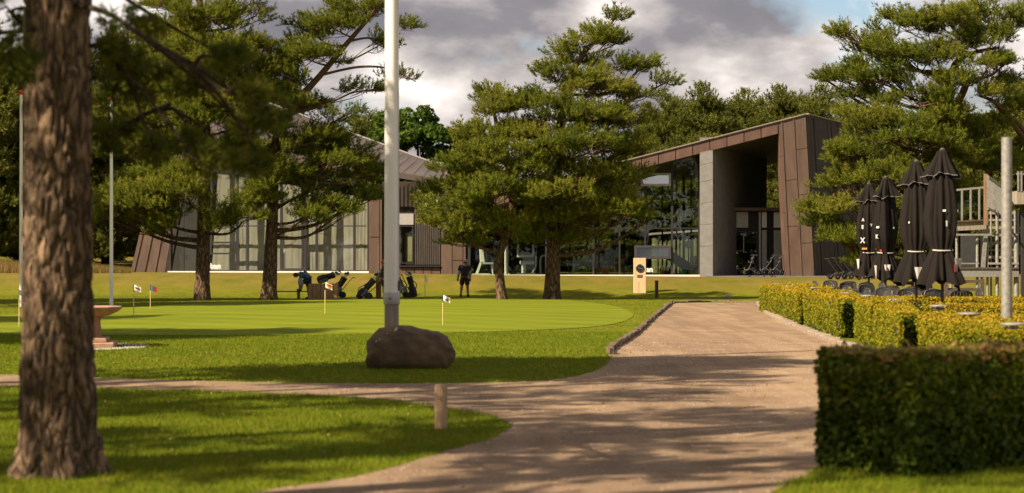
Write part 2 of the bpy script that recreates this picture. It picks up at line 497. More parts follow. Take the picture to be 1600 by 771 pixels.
pm('bag_black', (.016, .016, .018), .6, var=.35, scale=7, bump=.4, bscale=20)
pm('bag_grey', (.16, .16, .17), .6, var=.3, scale=9)
pm('parasol_cloth', (.015, .012, .0108), .9, spec=.12, var=.25, scale=4, bump=.35, bscale=18, stretch=(1, 1, .35))
pm('parasol_edge', (.20, .19, .18), .8, var=.15)
pm('flap_grey', (.46, .44, .43), .85, var=.15, scale=4)
pm('flap_red', (.42, .05, .04), .8, var=.2)
pm('strap', (.48, .44, .38), .8, var=.15)
pm('galvanised', (.27, .26, .245), .55, metal=.3, var=.30, scale=14, bump=.05)
pm('steel_dark', (.10, .095, .09), .6, metal=.4, var=.3)
pm('timber_grey', (.28, .235, .19), .85, var=.3, scale=5, stretch=(3, 3, .4), bump=.3)
pm('timber_brown', (.23, .135, .075), .85, var=.35, scale=5, stretch=(3, 3, .3), bump=.3)
pm('timber_dark', (.08, .055, .04), .85, var=.35, scale=5, stretch=(1, 3, 3), bump=.3)
pm('post_wood', (.42, .28, .165), .85, var=.3, scale=7, stretch=(2.5, 2.5, .35), bump=.3)
pm('birch', (.66, .47, .27), .6, var=.10, scale=5, stretch=(3, 3, .25))
pm('rattan', (.050, .047, .048), .7, var=.4, scale=30, bump=.5, bscale=60)
pm('chair_metal', (.06, .058, .056), .5, metal=.3, var=.2)
pm('rock', (.20, .125, .068), .92, col2=(.058, .040, .027), scale=2.4, bump=1.0, bscale=9, detail=10)
pm('lichen', (.36, .34, .31), .95, var=.3, scale=20)
pm('sandstone', (.37, .215, .145), .9, var=.25, scale=5, bump=.5, bscale=28)
pm('gravel_light', (.42, .37, .30), .95, var=.4, scale=12, bump=.8, bscale=40)
pm('skin', (.36, .19, .125), .6, var=.1)
pm('hair_dark', (.05, .03, .02), .8, var=.2)
pm('cloth_blue', (.045, .105, .17), .85, var=.15)
pm('cloth_pale', (.40, .42, .47), .85, var=.1)
pm('cloth_black', (.020, .020, .022), .85, var=.2)
pm('cap_blue', (.30, .34, .42), .8, var=.1)
pm('red', (.55, .03, .03), .55, var=.1)
pm('red_ball', (.45, .05, .045), .45, var=.15)
pm('orange', (.6, .2, .03), .6, var=.1)
pm('yellow', (.62, .48, .06), .6, var=.1)
pm('blue', (.05, .10, .30), .6, var=.1)
pm('green_bucket', (.03, .28, .16), .5, var=.1)
pm('rubber', (.02, .02, .02), .8, var=.2)
pm('wheel_grey', (.20, .20, .21), .5, var=.2)
pm('container_green', (.15, .16, .065), .7, var=.2, scale=3)
pm('cane', (.55, .43, .20), .7, var=.2)
pm('black_gloss', (.015, .015, .016), .3, var=.1)
bark_mat('bark_near', (.042, .030, .021), (.245, .172, .116), 10, 1.0, .05)
bark_mat('bark_pine', (.035, .024, .016), (.185, .125, .080), 9, .8, .04, red=(4.5, 8.0, (.13, .075, .045)))
bark_mat('bark_back', (.03, .022, .016), (.12, .085, .06), 6, .5)
bark_mat('bark_bough', (.018, .012, .009), (.06, .042, .03), 12, .5)
NEEDLE = [(0.0, (.032, .050, .006)), (.35, (.115, .148, .017)), (.7, (.225, .240, .028)), (1.0, (.32, .26, .05))]
leaf_mat('needles', NEEDLE, .45)
leaf_mat('needles_near', [(0, (.03, .042, .006)), (.5, (.10, .118, .014)), (1, (.20, .175, .025))], .45)
leaf_mat('needles_back', [(0, (.045, .058, .010)), (.5, (.13, .145, .024)), (1, (.23, .21, .042))], .4)
leaf_mat('leaves_oak', [(0, (.022, .048, .007)), (.5, (.065, .115, .015)), (1, (.125, .165, .022))], .4)
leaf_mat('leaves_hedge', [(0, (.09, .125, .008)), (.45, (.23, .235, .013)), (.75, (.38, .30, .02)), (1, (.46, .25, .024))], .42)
leaf_mat('leaves_hedge_shade', [(0, (.045, .085, .007)), (.6, (.12, .17, .014)), (1, (.24, .23, .018))], .35)  # hedge leaves in darker green; shade of the return faces put into colour
leaf_mat('leaves_beech', [(0, (.024, .048, .006)), (.5, (.078, .116, .011)), (.85, (.20, .215, .02)), (1, (.36, .21, .08))], .35, .4)
leaf_mat('grass_blade', [(0, (.09, .15, .009)), (.5, (.170, .22, .014)), (1, (.28, .27, .03))], .45, .9)
leaf_mat('dry_grass', [(0, (.13, .12, .03)), (.5, (.26, .17, .06)), (1, (.36, .23, .10))], .3)
pm('hedge_core', (.012, .014, .004), .95, var=.3)
glass_mat('glass_left', (.93, .94, .92), 1.45)
glass_mat('glass_gym', (.74, .80, .74), 1.5, .0)
glass_mat('glass_sky', (.25, .3, .38), 2.1, .14)
glass_mat('glass_blue', (.30, .34, .42), 1.7, .05)

# ------------------------------------------------------------------ ground, green, paths
def make_ground():
    xs = np.unique(np.concatenate([np.linspace(-600, -60, 12), np.linspace(-60, 60, 121), np.linspace(60, 600, 12)]))
    ys = np.unique(np.concatenate([np.linspace(-80, 10, 10), np.linspace(10, 80, 71), np.linspace(80, 140, 121), np.linspace(140, 1200, 14)]))
    X, Y = np.meshgrid(xs, ys)
    Z = ground_z(X, Y)
    V = np.stack([X.ravel(), Y.ravel(), Z.ravel()], 1)
    nx, ny = len(xs), len(ys)
    i = (np.arange(ny - 1)[:, None] * nx + np.arange(nx - 1)[None, :]).ravel()
    Fq = np.stack([i, i + 1, i + 1 + nx, i + nx], 1)
    return struct(mesh_np('lawn', V, Fq, MATS['lawn'], smooth=True))
make_ground()

def sheet(name, poly, z, mat, follow=False, grid=0.0):
    """flat sheet over a polygon of ground points"""
    P = [Vector((p.x, p.y, 0)) for p in poly]
    bm = bmesh.new()
    vs = [bm.verts.new(p) for p in P]
    fs = bm.faces.new(vs)
    if grid > 0:
        xs0, xs1 = min(p.x for p in P), max(p.x for p in P); y0, y1 = min(p.y for p in P), max(p.y for p in P)
        x = xs0 + grid
        while x < xs1:
            bmesh.ops.bisect_plane(bm, geom=bm.verts[:] + bm.edges[:] + bm.faces[:], plane_co=(x, 0, 0), plane_no=(1, 0, 0)); x += grid
        y = y0 + grid
        while y < y1:
            bmesh.ops.bisect_plane(bm, geom=bm.verts[:] + bm.edges[:] + bm.faces[:], plane_co=(0, y, 0), plane_no=(0, 1, 0)); y += grid
    for v in bm.verts:
        v.co.z = z + (gz(v.co.x, v.co.y) if follow else 0)
    bmesh.ops.recalc_face_normals(bm, faces=bm.faces)
    me = bpy.data.meshes.new(name); bm.to_mesh(me); bm.free()
    if me.polygons[0].normal.z < 0: me.flip_normals()
    me.materials.append(mat)
    o = bpy.data.objects.new(name, me)
    return put(o)
def jit(pts, a):
    return [Vector((p.x + random.uniform(-a, a), p.y + random.uniform(-a, a) * 2, 0)) for p in pts]

GREEN_PX = [(-120, 500), (60, 490), (170, 484), (300, 476), (450, 470), (600, 467), (750, 467), (880, 470), (955, 479), (988, 492), (975, 504), (920, 513), (800, 519), (650, 523), (400, 526), (150, 525), (-120, 520)]
green_poly = smooth_line([Gp(*p) for p in GREEN_PX], 5, True)
struct(sheet('putting_green', green_poly, 0.012, MATS['green_turf'], True, 1.0))

# the gravel drive up to the house and the walk that crosses in front of the boulder
DRIVE_L = [(955, 548), (992, 524), (1020, 500), (1040, 483), (1050, 474.5)]
DRIVE_R = [(1187, 475), (1198, 488), (1232, 507), (1288, 530), (1345, 548)]
PATH_PX = ([(-700, 580), (-300, 584), (0, 586), (140, 591), (350, 597), (560, 600), (800, 598), (880, 592), (930, 580), (955, 562)] + DRIVE_L + DRIVE_R +
           [(1460, 575), (1700, 590), (2300, 600), (2300, 640), (1700, 650), (1400, 680), (1300, 715), (1268, 738), (1235, 755), (1190, 785), (1100, 850),
            (200, 850), (300, 800), (400, 771), (520, 752), (600, 735), (700, 705), (770, 685), (797, 668), (785, 656), (740, 645), (640, 631), (560, 622), (350, 613), (140, 608), (0, 605), (-300, 601), (-700, 598)])
path_poly = jit(smooth_line([Gp(*p) for p in PATH_PX], 7, True), .02)
struct(sheet('gravel_path', path_poly, 0.006, MATS['path_gravel'], True, 1.5))
path_xy = [(p.x, p.y) for p in path_poly]
green_xy = [(p.x, p.y) for p in green_poly]

# kerbs: timber and stone edging along both sides of the drive
def kerb(name, pxs, piece, h, w, mat, label_holder):
    line = smooth_line([Gp(*p) for p in pxs], 20)
    holder = bpy.data.objects.new(name, None); COL.objects.link(holder); struct(holder)
    ORG[holder.name] = Vector((0, 0, 0))
    dist = [0]
    for a, b in zip(line, line[1:]): dist.append(dist[-1] + (b - a).length)
    s = 0.0; protos = []
    for k in range(5):
        b = MB().box((0, 0, h / 2 - .05), (w * random.uniform(.85, 1.15), piece * random.uniform(.9, .985), h * random.uniform(.85, 1.15) + .1))
        o = b.build(label_holder, mat, None, bevel=.012)
        for v in o.data.vertices: v.co += Vector((random.uniform(-1, 1), random.uniform(-1, 1), random.uniform(-1, 1))) * .014
        protos.append(o.data); bpy.data.objects.remove(o)
    while s < dist[-1] - piece:
        i = max(j for j in range(len(dist)) if dist[j] <= s + piece / 2)
        i = min(i, len(line) - 2)
        t = (s + piece / 2 - dist[i]) / max(1e-6, dist[i + 1] - dist[i])
        p = line[i].lerp(line[i + 1], t); dr = line[i + 1] - line[i]
        o = bpy.data.objects.new(label_holder, random.choice(protos)); put(o, holder)
        o.location = (p.x, p.y, random.uniform(-.012, .012))
        o.rotation_euler = (random.uniform(-.03, .03), random.uniform(-.06, .06), math.atan2(dr.y, dr.x) - math.pi / 2 + random.uniform(-.05, .05))
        s += piece
    return holder
kerb('drive_kerb', [(957, 555)] + DRIVE_L, .55, .11, .10, MATS['kerb_wood'], 'kerb_stone')
kerb('drive_kerb', DRIVE_R, .5, .09, .22, MATS['kerb_stone'], 'kerb_stone')
kerb('drive_kerb', [(1050, 474.3), (1118, 472.5), (1187, 474.8)], .5, .08, .14, MATS['kerb_wood'], 'kerb_stone')

# ------------------------------------------------------------------ the clubhouse
DL, DM, DR, DG = 102.0, 100.0, 95.0, 96.3
club = thing('clubhouse', 'low modern clubhouse of brown copper cladding, glass walls and sloping roofs behind the pines', 'building', (0, 97, .9))
def quad_px(pts, d):
    return [Wp(x, y, d) for x, y in pts]
def bil(q, u, v):
    """q: bottom left, bottom right, top right, top left"""
    return (q[0] * (1 - u) + q[1] * u) * (1 - v) + (q[3] * (1 - u) + q[2] * u) * v
def panels(parent, name, q, us, vs_list, mat, off, gap=.012, jitter=0.0):
    """split quad q into panels: us column limits, vs_list row limits per column"""
    off = Vector(off)
    w = ((q[1] - q[0]).length + (q[2] - q[3]).length) / 2; h = ((q[3] - q[0]).length + (q[2] - q[1]).length) / 2
    gu, gv = gap / w, gap / h
    for i in range(len(us) - 1):
        vs = vs_list[i % len(vs_list)]
        for j in range(len(vs) - 1):
            u0, u1, v0, v1 = us[i] + gu, us[i + 1] - gu, vs[j] + gv, vs[j + 1] - gv
            jt = off.normalized() * random.uniform(-jitter, jitter)
            pts = [bil(q, u0, v0) + jt, bil(q, u1, v0) + jt, bil(q, u1, v1) + jt, bil(q, u0, v1) + jt]
            MB().prism(pts, off).build(name, mat, parent)
def solid(name, pts, off, mat, parent, **k):
    return MB().prism(pts, off).build(name, mat, parent, **k)
Y1 = Vector((0, 1, 0))

# ---- left wing
zL = Wp(0, 425, DL).z
q = quad_px([(203, 427), (258, 427), (290, 240), (247, 240)], DL)
ew = solid('end_wall', [p + Vector((0, .06, -.0)) for p in q], Y1 * .5, MATS['dark_seam'], club)
panels(ew, 'cladding_panel', q, [0, .10, .40, .70, 1], [[0, .55, 1], [0, .72, 1]], MATS['copper'], Y1 * .05, .02, .01)
for u in (.10, .40, .70):
    MB().bar(bil(q, u, 0) - Y1 * .02, bil(q, u, 1) - Y1 * .02, .035, .06).build('standing_seam', MATS['copper_red'], ew)
solid('reveal', quad_px([(258, 427), (265, 427), (297, 240), (290, 240)], DL - .02), Y1 * .6, MATS['dark_seam'], club)
# roof of the left wing: front edge falls to the right, the plane rises to the back
rf = [Wp(256, 214, DL - .25), Wp(696, 281, DL - .25), Wp(697, 262.5, 117), Wp(420, 162, 117)]
roofL = MB()
NS = 26
for k in range(NS):
    a0, a1 = rf[0].lerp(rf[1], k / NS), rf[0].lerp(rf[1], (k + 1) / NS); b0, b1 = rf[3].lerp(rf[2], k / NS), rf[3].lerp(rf[2], (k + 1) / NS)
    dn = Vector((0, 0, -.30))
    roofL.add([a0, a1, b1, b0], [(0, 1, 2, 3)]); roofL.add([a0 + dn, a1 + dn, b1 + dn, b0 + dn], [(3, 2, 1, 0)])
    roofL.add([a0, a1, a1 + dn, a0 + dn], [(0, 3, 2, 1)]); roofL.add([b0, b1, b1 + dn, b0 + dn], [(0, 1, 2, 3)])
roofL.add([rf[0], rf[3], rf[3] + dn, rf[0] + dn], [(0, 1, 2, 3)]); roofL.add([rf[1], rf[2], rf[2] + dn, rf[1] + dn], [(0, 3, 2, 1)])
roofL.build('roof', MATS['roof_sheet'], club)
roofobj = [o for o in club.children if o.name.startswith('roof')][0]
for k in range(1, 26):
    u = k / 26
    a = rf[0].lerp(rf[1], u); b = rf[3].lerp(rf[2], u)
    a, b = a.lerp(b, .02), a.lerp(b, .97)
    MB().bar(a + Vector((0, 0, .008)), b + Vector((0, 0, .008)), .012, .014).build('roof_seam', MATS['roof_sheet'], roofobj)
MB().bar(rf[2] + Vector((0, 0, .05)), rf[3] + Vector((0, 0, .05)), .12, .08).build('roof_edge', MATS['frame_light'], roofobj)
MB().bar(rf[1] + Vector((.03, 0, -.1)), rf[2] + Vector((.03, 0, -.1)), .12, .30).build('roof_edge', MATS['copper'], roofobj)
def eaveL(px):   # row of the underside of the left roof at the glass line
    return np.interp(px, [256, 696], [214, 281]) + 10
# room behind
room = MB()
xl, xr = Wp(262, 0, DL).x, Wp(596, 0, DL).x
room.box(((xl + xr) / 2, DL + 6, zL - .06), (xr - xl, 12, .1))
room.build('floor', MATS['floor_dark'], club)
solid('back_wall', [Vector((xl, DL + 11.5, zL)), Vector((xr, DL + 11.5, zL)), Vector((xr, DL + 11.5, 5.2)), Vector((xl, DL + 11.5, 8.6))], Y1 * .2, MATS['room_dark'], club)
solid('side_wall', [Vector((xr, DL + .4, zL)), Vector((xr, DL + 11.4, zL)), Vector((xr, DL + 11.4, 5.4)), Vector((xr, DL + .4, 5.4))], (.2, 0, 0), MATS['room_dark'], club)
solid('partition', quad_px([(262, 424), (332, 424), (332, 240), (262, 240)], DL + 2.5), Y1 * .1, MATS['room_dark'], club)  # dark sheet added behind the end bay to keep it dark, no known wall
# glazing of the left wing
MB().box(((xl + xr) / 2 - .3, DL - .05, zL - .02), (xr - xl - .7, .5, .11)).build('plinth', MATS['white_paint'], club)
MB().box(((xl + xr) / 2, DL + .3, zL - .6), (xr - xl, .5, 1.0)).build('foundation', MATS['concrete_shade_and_base'], club)
mull = [266, 287, 326, 371, 387, 440, 476, 495, 554, 575]
glz = MB()
def mullion(px, wpx, y0, y1, d, mat, parent, name='mullion', dep=.16):
    a = Wp(px, y0, d); b = Wp(px, y1, d); w = wpx * d / F
    return MB().box(((a + b) / 2), (w, dep, abs(b.z - a.z))).build(name, mat, parent)
gfr = mullion(575, 2, 424, eaveL(575), DL, MATS['frame_grey'], club, 'window_frame')
for px, w in zip(mull[:-1], [2.5, 1.6, 2.0, 4.2, 4.0, 4.5, 5.5, 4.0, 4.0]):
    mullion(px, w, 424, eaveL(px) + 1, DL, MATS['frame_grey'], gfr)
for i in range(len(mull) - 1):
    x0, x1 = mull[i] + 2, mull[i + 1] - 2
    for (ya, yb) in ((422.5, 354.6), (352.4, None)):
        t0 = yb if yb is not None else eaveL(x0) + 1; t1 = yb if yb is not None else eaveL(x1) + 1
        if (x0, ya) == (328, 422.5):
            rows = [(422.5, 398), (378, 354.6)]
        else: rows = [(ya, None)]
        for (r0, r1) in rows:
            q_ = quad_px([(x0, r0), (x1, r0), (x1, t1 if r1 is None else r1), (x0, t0 if r1 is None else r1)], DL)
            solid('pane', q_, Y1 * .012, MATS['glass_left'], gfr)
    a, b = Wp(x0, 353.5, DL), Wp(x1, 353.5, DL)
    MB().box((a + b) / 2, (b.x - a.x, .10, .06)).build('transom', MATS['frame_grey'], gfr)
    a, b = Wp(x0, 423.3, DL), Wp(x1, 423.3, DL)
    MB().box((a + b) / 2, (b.x - a.x, .10, .07)).build('bottom_rail', MATS['frame_grey'], gfr)
def frame_px(name, x0, x1, y0, y1, t, d, mat, parent, glass=None, dep=.12):
    """rectangular frame with optional pane; t in px"""
    b = MB(); s = d / F
    A, B = Wp(x0, y1, d), Wp(x1, y0, d); tm = t * s
    b.box(((A.x + tm / 2), d, (A.z + B.z) / 2), (tm, dep, B.z - A.z)); b.box(((B.x - tm / 2), d, (A.z + B.z) / 2), (tm, dep, B.z - A.z))
    b.box(((A.x + B.x) / 2, d, A.z + tm / 2), (B.x - A.x - 2 * tm, dep, tm)); b.box(((A.x + B.x) / 2, d, B.z - tm / 2), (B.x - A.x - 2 * tm, dep, tm))
    o = b.build(name, mat, parent)
    if glass:
        MB().box(((A.x + B.x) / 2, d, (A.z + B.z) / 2), (B.x - A.x - 2 * tm - .004, .012, B.z - A.z - 2 * tm - .004)).build('pane', glass, o)
    return o
frame_px('window', 328, 369, 378, 397.8, 2.6, DL - .03, MATS['frame_grey'], club, MATS['glass_left'])
dr = frame_px('door', 442, 474, 356, 422, 2.4, DL - .03, MATS['frame_grey'], club)
a = Wp(444, 392, DL - .12); MB().box(a, (.05, .06, .22)).box(a + Vector((.06, -.04, 0)), (.14, .03, .03)).build('handle', MATS['frame_light'], dr)
# curtains: one hanging sheet per bay, loosely gathered, with the lit edge cut on a slant
def curtain(x0, x1, ytop0, ytop1, lean=0.0, d=DL + .75):
    nx, nz = 28, 14
    q_ = quad_px([(x0, 423), (x1, 423), (x1 + lean, ytop1), (x0 + lean, ytop0)], d)
    V = []; ph = random.uniform(0, 6)
    for j in range(nz + 1):
        for i in range(nx + 1):
            u, v = i / nx, j / nz
            p = bil(q_, u, v)
            fold = .005 * math.sin(u * 22 + ph + .9 * math.sin(v * 3 + ph)) + .003 * math.sin(u * 41 + 2 * v)
            wrk = .035 * math.sin(u * 9 + v * 14 + ph) * max(0, .4 - abs(v - .25))
            V.append((p.x, p.y + fold + wrk, p.z + (.12 * math.sin(u * 3.1416) * (-1 if j == nz else 0))))
    Fq = [(j * (nx + 1) + i, j * (nx + 1) + i + 1, (j + 1) * (nx + 1) + i + 1, (j + 1) * (nx + 1) + i) for j in range(nz) for i in range(nx)]
    mesh_np('curtain', V, Fq, MATS['curtain'], club, smooth=True)
for (x0, x1, l) in ((331, 372, 10), (372, 389, 0), (388, 441, 0), (440, 477, 0), (476, 497, 0), (495, 520, 0), (519, 556, 0), (555, 575, 0)):
    curtain(x0, x1 - .5, np.interp(x0, [330, 575], [262, 309]), np.interp(x1, [330, 575], [262, 309]), l)
# lettering on the glass
pt = Wp(333.5, 416.2, DL - .03)
text_mesh('window_lettering', 'oban', .40, MATS['white_paint'], club, Matrix.Translation(pt) @ FACE_CAM, .012)
for k in range(7):
    a = Wp(327 + k * 2.7, 421, DL - .03); MB().box(a, (.055, .006, .03)).build('small_lettering', MATS['frame_light'], club)

# ---- middle block
solid('wall', quad_px([(597, 430), (729, 430), (729, 284), (597, 284)], DM + .15), Y1 * 9, MATS['dark_seam'], club)
q = quad_px([(576, 429), (597, 429), (597, 300), (576, 300)], DM - .1)
pier2 = solid('narrow_pier', [p + Y1 * .06 for p in q], Y1 * .9, MATS['copper_red'], club)
panels(pier2, 'cladding_panel', q, [0, .82, 1], [[0, .45, 1], [0, 1]], MATS['copper'], Y1 * .05, .02)
frw = frame_px('window', 622, 646, 353, 412, 1.6, DM, MATS['frame_grey'], club, MATS['glass_gym'])
solid('light_panel', quad_px([(621, 351.5), (646, 351.5), (646, 334), (621, 334)], DM), Y1 * .1, MATS['frame_light'], club)
solid('board', quad_px([(637, 409), (644, 409), (644, 370), (637, 370)], DM + .08), Y1 * .05, MATS['birch'], club)
q = quad_px([(647.5, 414.5), (688, 414.5), (688, 326), (647.5, 326)], DM)
bc = solid('boarding', [p + Y1 * .07 for p in q], Y1 * .05, MATS['dark_board'], club)
panels(bc, 'board', q, list(np.linspace(0, 1, 13)), [[0, 1]], MATS['dark_board'], Y1 * .06, .018, .012)
q = quad_px([(600, 324), (700, 324), (700, 287), (600, 287)], DM - .05)
panels(bc, 'seam_panel', q, list(np.linspace(0, 1, 17)), [[0, 1]], MATS['dark_seam'], Y1 * .12, .03, .015)
vent = frame_px('air_vent', 664, 684, 309, 323, 2.2, DM - .12, MATS['white_paint'], club)
for k in range(2):
    a = Wp(670 + k * 8, 316, DM - .1); MB().box(a, (.17, .05, .27)).build('vent_opening', MATS['frame_grey'], vent)
MB().box(Wp(654.5, 416.2, DM), (67 * DM / F, .3, .06)).build('sill', MATS['frame_grey'], club)
q = quad_px([(621, 428.5), (688, 428.5), (688, 418), (621, 418)], DM)
sk = solid('skirting', [p + Y1 * .06 for p in q], Y1 * .05, MATS['dark_seam'], club)
panels(sk, 'copper_tile', q, list(np.linspace(0, 1, 6)), [[0, 1]], MATS['copper_red'], Y1 * .05, .018, .01)
q = quad_px([(689, 429), (728, 429), (728, 330), (689, 330)], DM - .08)
mw = solid('cladding_wall', [p + Y1 * .06 for p in q], Y1 * .1, MATS['copper_red'], club)
panels(mw, 'cladding_panel', q, [0, .45, .88, 1], [[0, .55, 1], [0, .22, .62, 1], [0, 1]], MATS['copper'], Y1 * .05, .018, .008)
MB().box(Wp(662, 440, DM + .3), (135 * DM / F, .6, .7)).build('foundation', MATS['concrete_shade_and_base'], club)

# ---- right wing: gym under the rising roof
def fas_top(px): return np.interp(px, [700, 1258], [322.5, 178])
def fas_bot(px): return fas_top(px) + np.interp(px, [700, 1258], [18, 21])
x0r, x1r = 735, 1259
topL, topR = Wp(x0r, fas_top(x0r), DR), Wp(x1r, fas_top(x1r), DR)
botL, botR = Wp(x0r, fas_bot(x0r), DR), Wp(x1r, fas_bot(x1r), DR)
roofR = solid('roof', [topL + Y1 * .12, topR + Y1 * .12, topR + Vector((7.5, 17, 0)) , topL + Vector((0, 17, 0))], (0, 0, -.32), MATS['roof_sheet'], club)
sof = solid('soffit', [botL + Vector((0, .12, .06)), botR + Vector((-.3, .12, .06)), botR + Vector((6.6, 16.6, .06)), botL + Vector((0, 16.6, .06))], (0, 0, .05), MATS['soffit'], club)
q = [botL, Wp(1216, fas_bot(1216), DR), Wp(1216, fas_top(1216) + 2, DR), Wp(x0r, fas_top(x0r) + 2, DR)]
fas = solid('fascia', [p + Y1 * .06 for p in q], Y1 * .06, MATS['dark_seam'], club)
ncol = 18
panels(fas, 'fascia_panel', q, list(np.linspace(0, 1, ncol + 1)), [[0, 1]], MATS['copper_red'], Y1 * .05, .024, .008)
MB().bar(topL + Vector((0, .0, .0)), topR + Vector((.02, 0, 0)), .16, .045).build('roof_edge', MATS['timber_grey'], roofR)
MB().bar(topR + Vector((.1, .1, .0)), topR + Vector((7.5, 17, 0)), .16, .05).build('roof_edge', MATS['timber_grey'], roofR)
# brown leaning pier at the end
q = quad_px([(1228, 436), (1273, 436), (1259, 180), (1216, 191)], DR)
pier = solid('pier', [p + Y1 * .06 for p in q], Y1 * .9, MATS['copper_red'], club)
panels(pier, 'cladding_panel', q, [0, .12, .55, 1], [[0, .42, .78, 1], [0, .33, .62, 1], [0, .22, .52, .8, 1]], MATS['copper'], Y1 * .05, .014, .006)
for u in (.12, .55):
    MB().bar(bil(q, u, 0) - Y1 * .02, bil(q, u, 1) - Y1 * .02, .03, .05).build('standing_seam', MATS['copper_red'], pier)
# dark right-hand wall running back
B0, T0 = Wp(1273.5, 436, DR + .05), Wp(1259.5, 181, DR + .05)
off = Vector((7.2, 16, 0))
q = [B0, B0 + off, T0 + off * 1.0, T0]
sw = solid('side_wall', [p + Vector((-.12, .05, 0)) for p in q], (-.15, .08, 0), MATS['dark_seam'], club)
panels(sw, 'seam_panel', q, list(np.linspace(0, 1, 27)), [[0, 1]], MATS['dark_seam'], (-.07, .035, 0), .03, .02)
MB().box(Wp(1250, 434.5, DR - .02), (46 * DR / F, .3, .08)).build('footing', MATS['concrete'], club)
# concrete wall: lit end face; long side to the entrance has shade put into colour
zR = Wp(0, 432, DR).z
E0, E1 = Wp(1093.5, 436, DR), Wp(1114, 436, DR)
q = [E0, E1, Wp(1114, fas_bot(1114) - 2, DR), Wp(1093.5, fas_bot(1093.5) - 2, DR)]
cw = solid('concrete_wall', [E0 + Y1 * .05, E1 + Y1 * .05, E1 + Vector((3.9, 9.5, 0)), E0 + Vector((3.9, 9.5, 0))], (0, 0, 7.0), MATS['concrete_shade_and_base'], club)
panels(cw, 'concrete_block', q, [0, 1], [[0, .255, .425, .595, .765, .9, 1]], MATS['concrete'], Y1 * .045, .008)
# side blocks of the concrete wall
sq = [E1 + Vector((.02, .08, 0)), E1 + Vector((3.92, 9.45, 0)), E1 + Vector((3.92, 9.45, 8.2)), E1 + Vector((.02, .08, 6.4))]
panels(cw, 'concrete_block', sq, [0, .25, .5, .75, 1], [[0, .2, .4, .6, .8, 1]], MATS['concrete_shade_and_base'], (-.03, .012, 0), .008)
# entrance block under the high roof
ent_d = 99.0
eb = solid('entrance_block', quad_px([(1141, 434), (1229, 434), (1229, 331), (1141, 331)], ent_d), Y1 * 3, MATS['dark_seam'], club)
MB().box(Wp(1184, 328.5, ent_d + 1.4), (92 * ent_d / F, 3.6, .16)).build('roof_cap', MATS['copper_red'], eb)
dd = frame_px('door', 1143, 1184, 361, 431, 2.0, ent_d - .06, MATS['black_gloss'], club, MATS['glass_blue'])
solid('white_screen', quad_px([(1142.5, 356), (1169, 356), (1169, 331.5), (1142.5, 331.5)], ent_d - .05), Y1 * .03, MATS['frame_light'], eb)
MB().box(Wp(1162, 380, ent_d - .12), (.04, .05, 1.0)).build('handle', MATS['frame_light'], dd)
MB().box(Wp(1152, 392, ent_d - .13), (.7, .03, .05)).build('rail', MATS['timber_brown'], dd)
for (x0, x1) in ((1190.5, 1198), (1209, 1221)):
    solid('white_panel', quad_px([(x0, 356), (x1, 356), (x1, 331.5), (x0, 331.5)], ent_d - .08), Y1 * .04, MATS['white_paint'], eb)
    solid('frosted_panel', quad_px([(x0, 431), (x1, 431), (x1, 360), (x0, 360)], ent_d - .08), Y1 * .04, MATS['frame_light'], eb)
mullion(1187, 3, 432, 331, ent_d - .1, MATS['frame_light'], eb)
for px in (1204, 1224): mullion(px, 6, 432, 331, ent_d - .06, MATS['black_gloss'], eb)
# gym floor, plinth, ceiling props
gx0, gx1 = Wp(731, 0, DG).x, Wp(1093, 0, DG).x
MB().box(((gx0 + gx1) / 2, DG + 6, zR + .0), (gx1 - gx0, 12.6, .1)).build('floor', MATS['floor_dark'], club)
MB().box(((gx0 + gx1) / 2, DG - .25, zR + .015), (gx1 - gx0, .35, .10)).build('plinth', MATS['white_paint'], club)
MB().box(((gx0 + gx1) / 2, DG + .3, zR - .6), (gx1 - gx0, .8, 1.1)).build('foundation', MATS['concrete_shade_and_base'], club)
MB().box(((Wp(1114, 0, DR).x + Wp(1240, 0, DR).x) / 2 + .6, DR + 7, zR - .02), (6.0, 14.5, .08)).build('porch_floor', MATS['concrete_shade_and_base'], club)
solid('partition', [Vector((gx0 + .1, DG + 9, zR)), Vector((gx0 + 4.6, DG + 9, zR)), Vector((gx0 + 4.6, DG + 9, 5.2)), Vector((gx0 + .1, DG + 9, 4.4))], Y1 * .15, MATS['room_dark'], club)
gf = mullion(733, 4, 431, 322, DG, MATS['frame_grey'], club, 'glass_wall')
gm = [733, 793, 853, 874, 927, 968, 1008, 1050, 1092]
for i, px in enumerate(gm[1:]):
    mullion(px, 2.4 if px != 1050 else 3.0, 430.5, fas_bot(px) - 1, DG, MATS['frame_grey'], gf)
for i in range(len(gm) - 1):
    x0, x1 = gm[i] + 1.6, gm[i + 1] - 1.6
    a, b = Wp(x0, 357, DG), Wp(x1, 357, DG)
    MB().box((a + b) / 2, (b.x - a.x, .1, .06)).build('transom', MATS['frame_grey'], gf)
    rows = [(430, 358.2, 358.2), (355.8, fas_bot(x0) + 1, fas_bot(x1) + 1)]
    if gm[i] == 1008: rows = [(430, 407, 407), (382, 358.2, 358.2), (355.8, 293, 293)]
    for (r0, t0, t1) in rows:
        if r0 - t0 < 3: continue
        solid('pane', quad_px([(x0, r0), (x1, r0), (x1, t1), (x0, t0)], DG), Y1 * .012, MATS['glass_gym'], gf)
# rear glass wall of the gym
for px in (770, 830, 890, 935, 975, 1010, 1035, 1057, 1069, 1080):
    mullion(px, 2.2, 429, fas_bot(px) + 30 if fas_bot(px) < 300 else fas_bot(px) + 6, DG + 12, MATS['frame_grey'], gf, 'rear_mullion')
MB().box(Wp(900, 370, DG + 12), (12.5, .1, .08)).build('rear_transom', MATS['frame_grey'], gf)
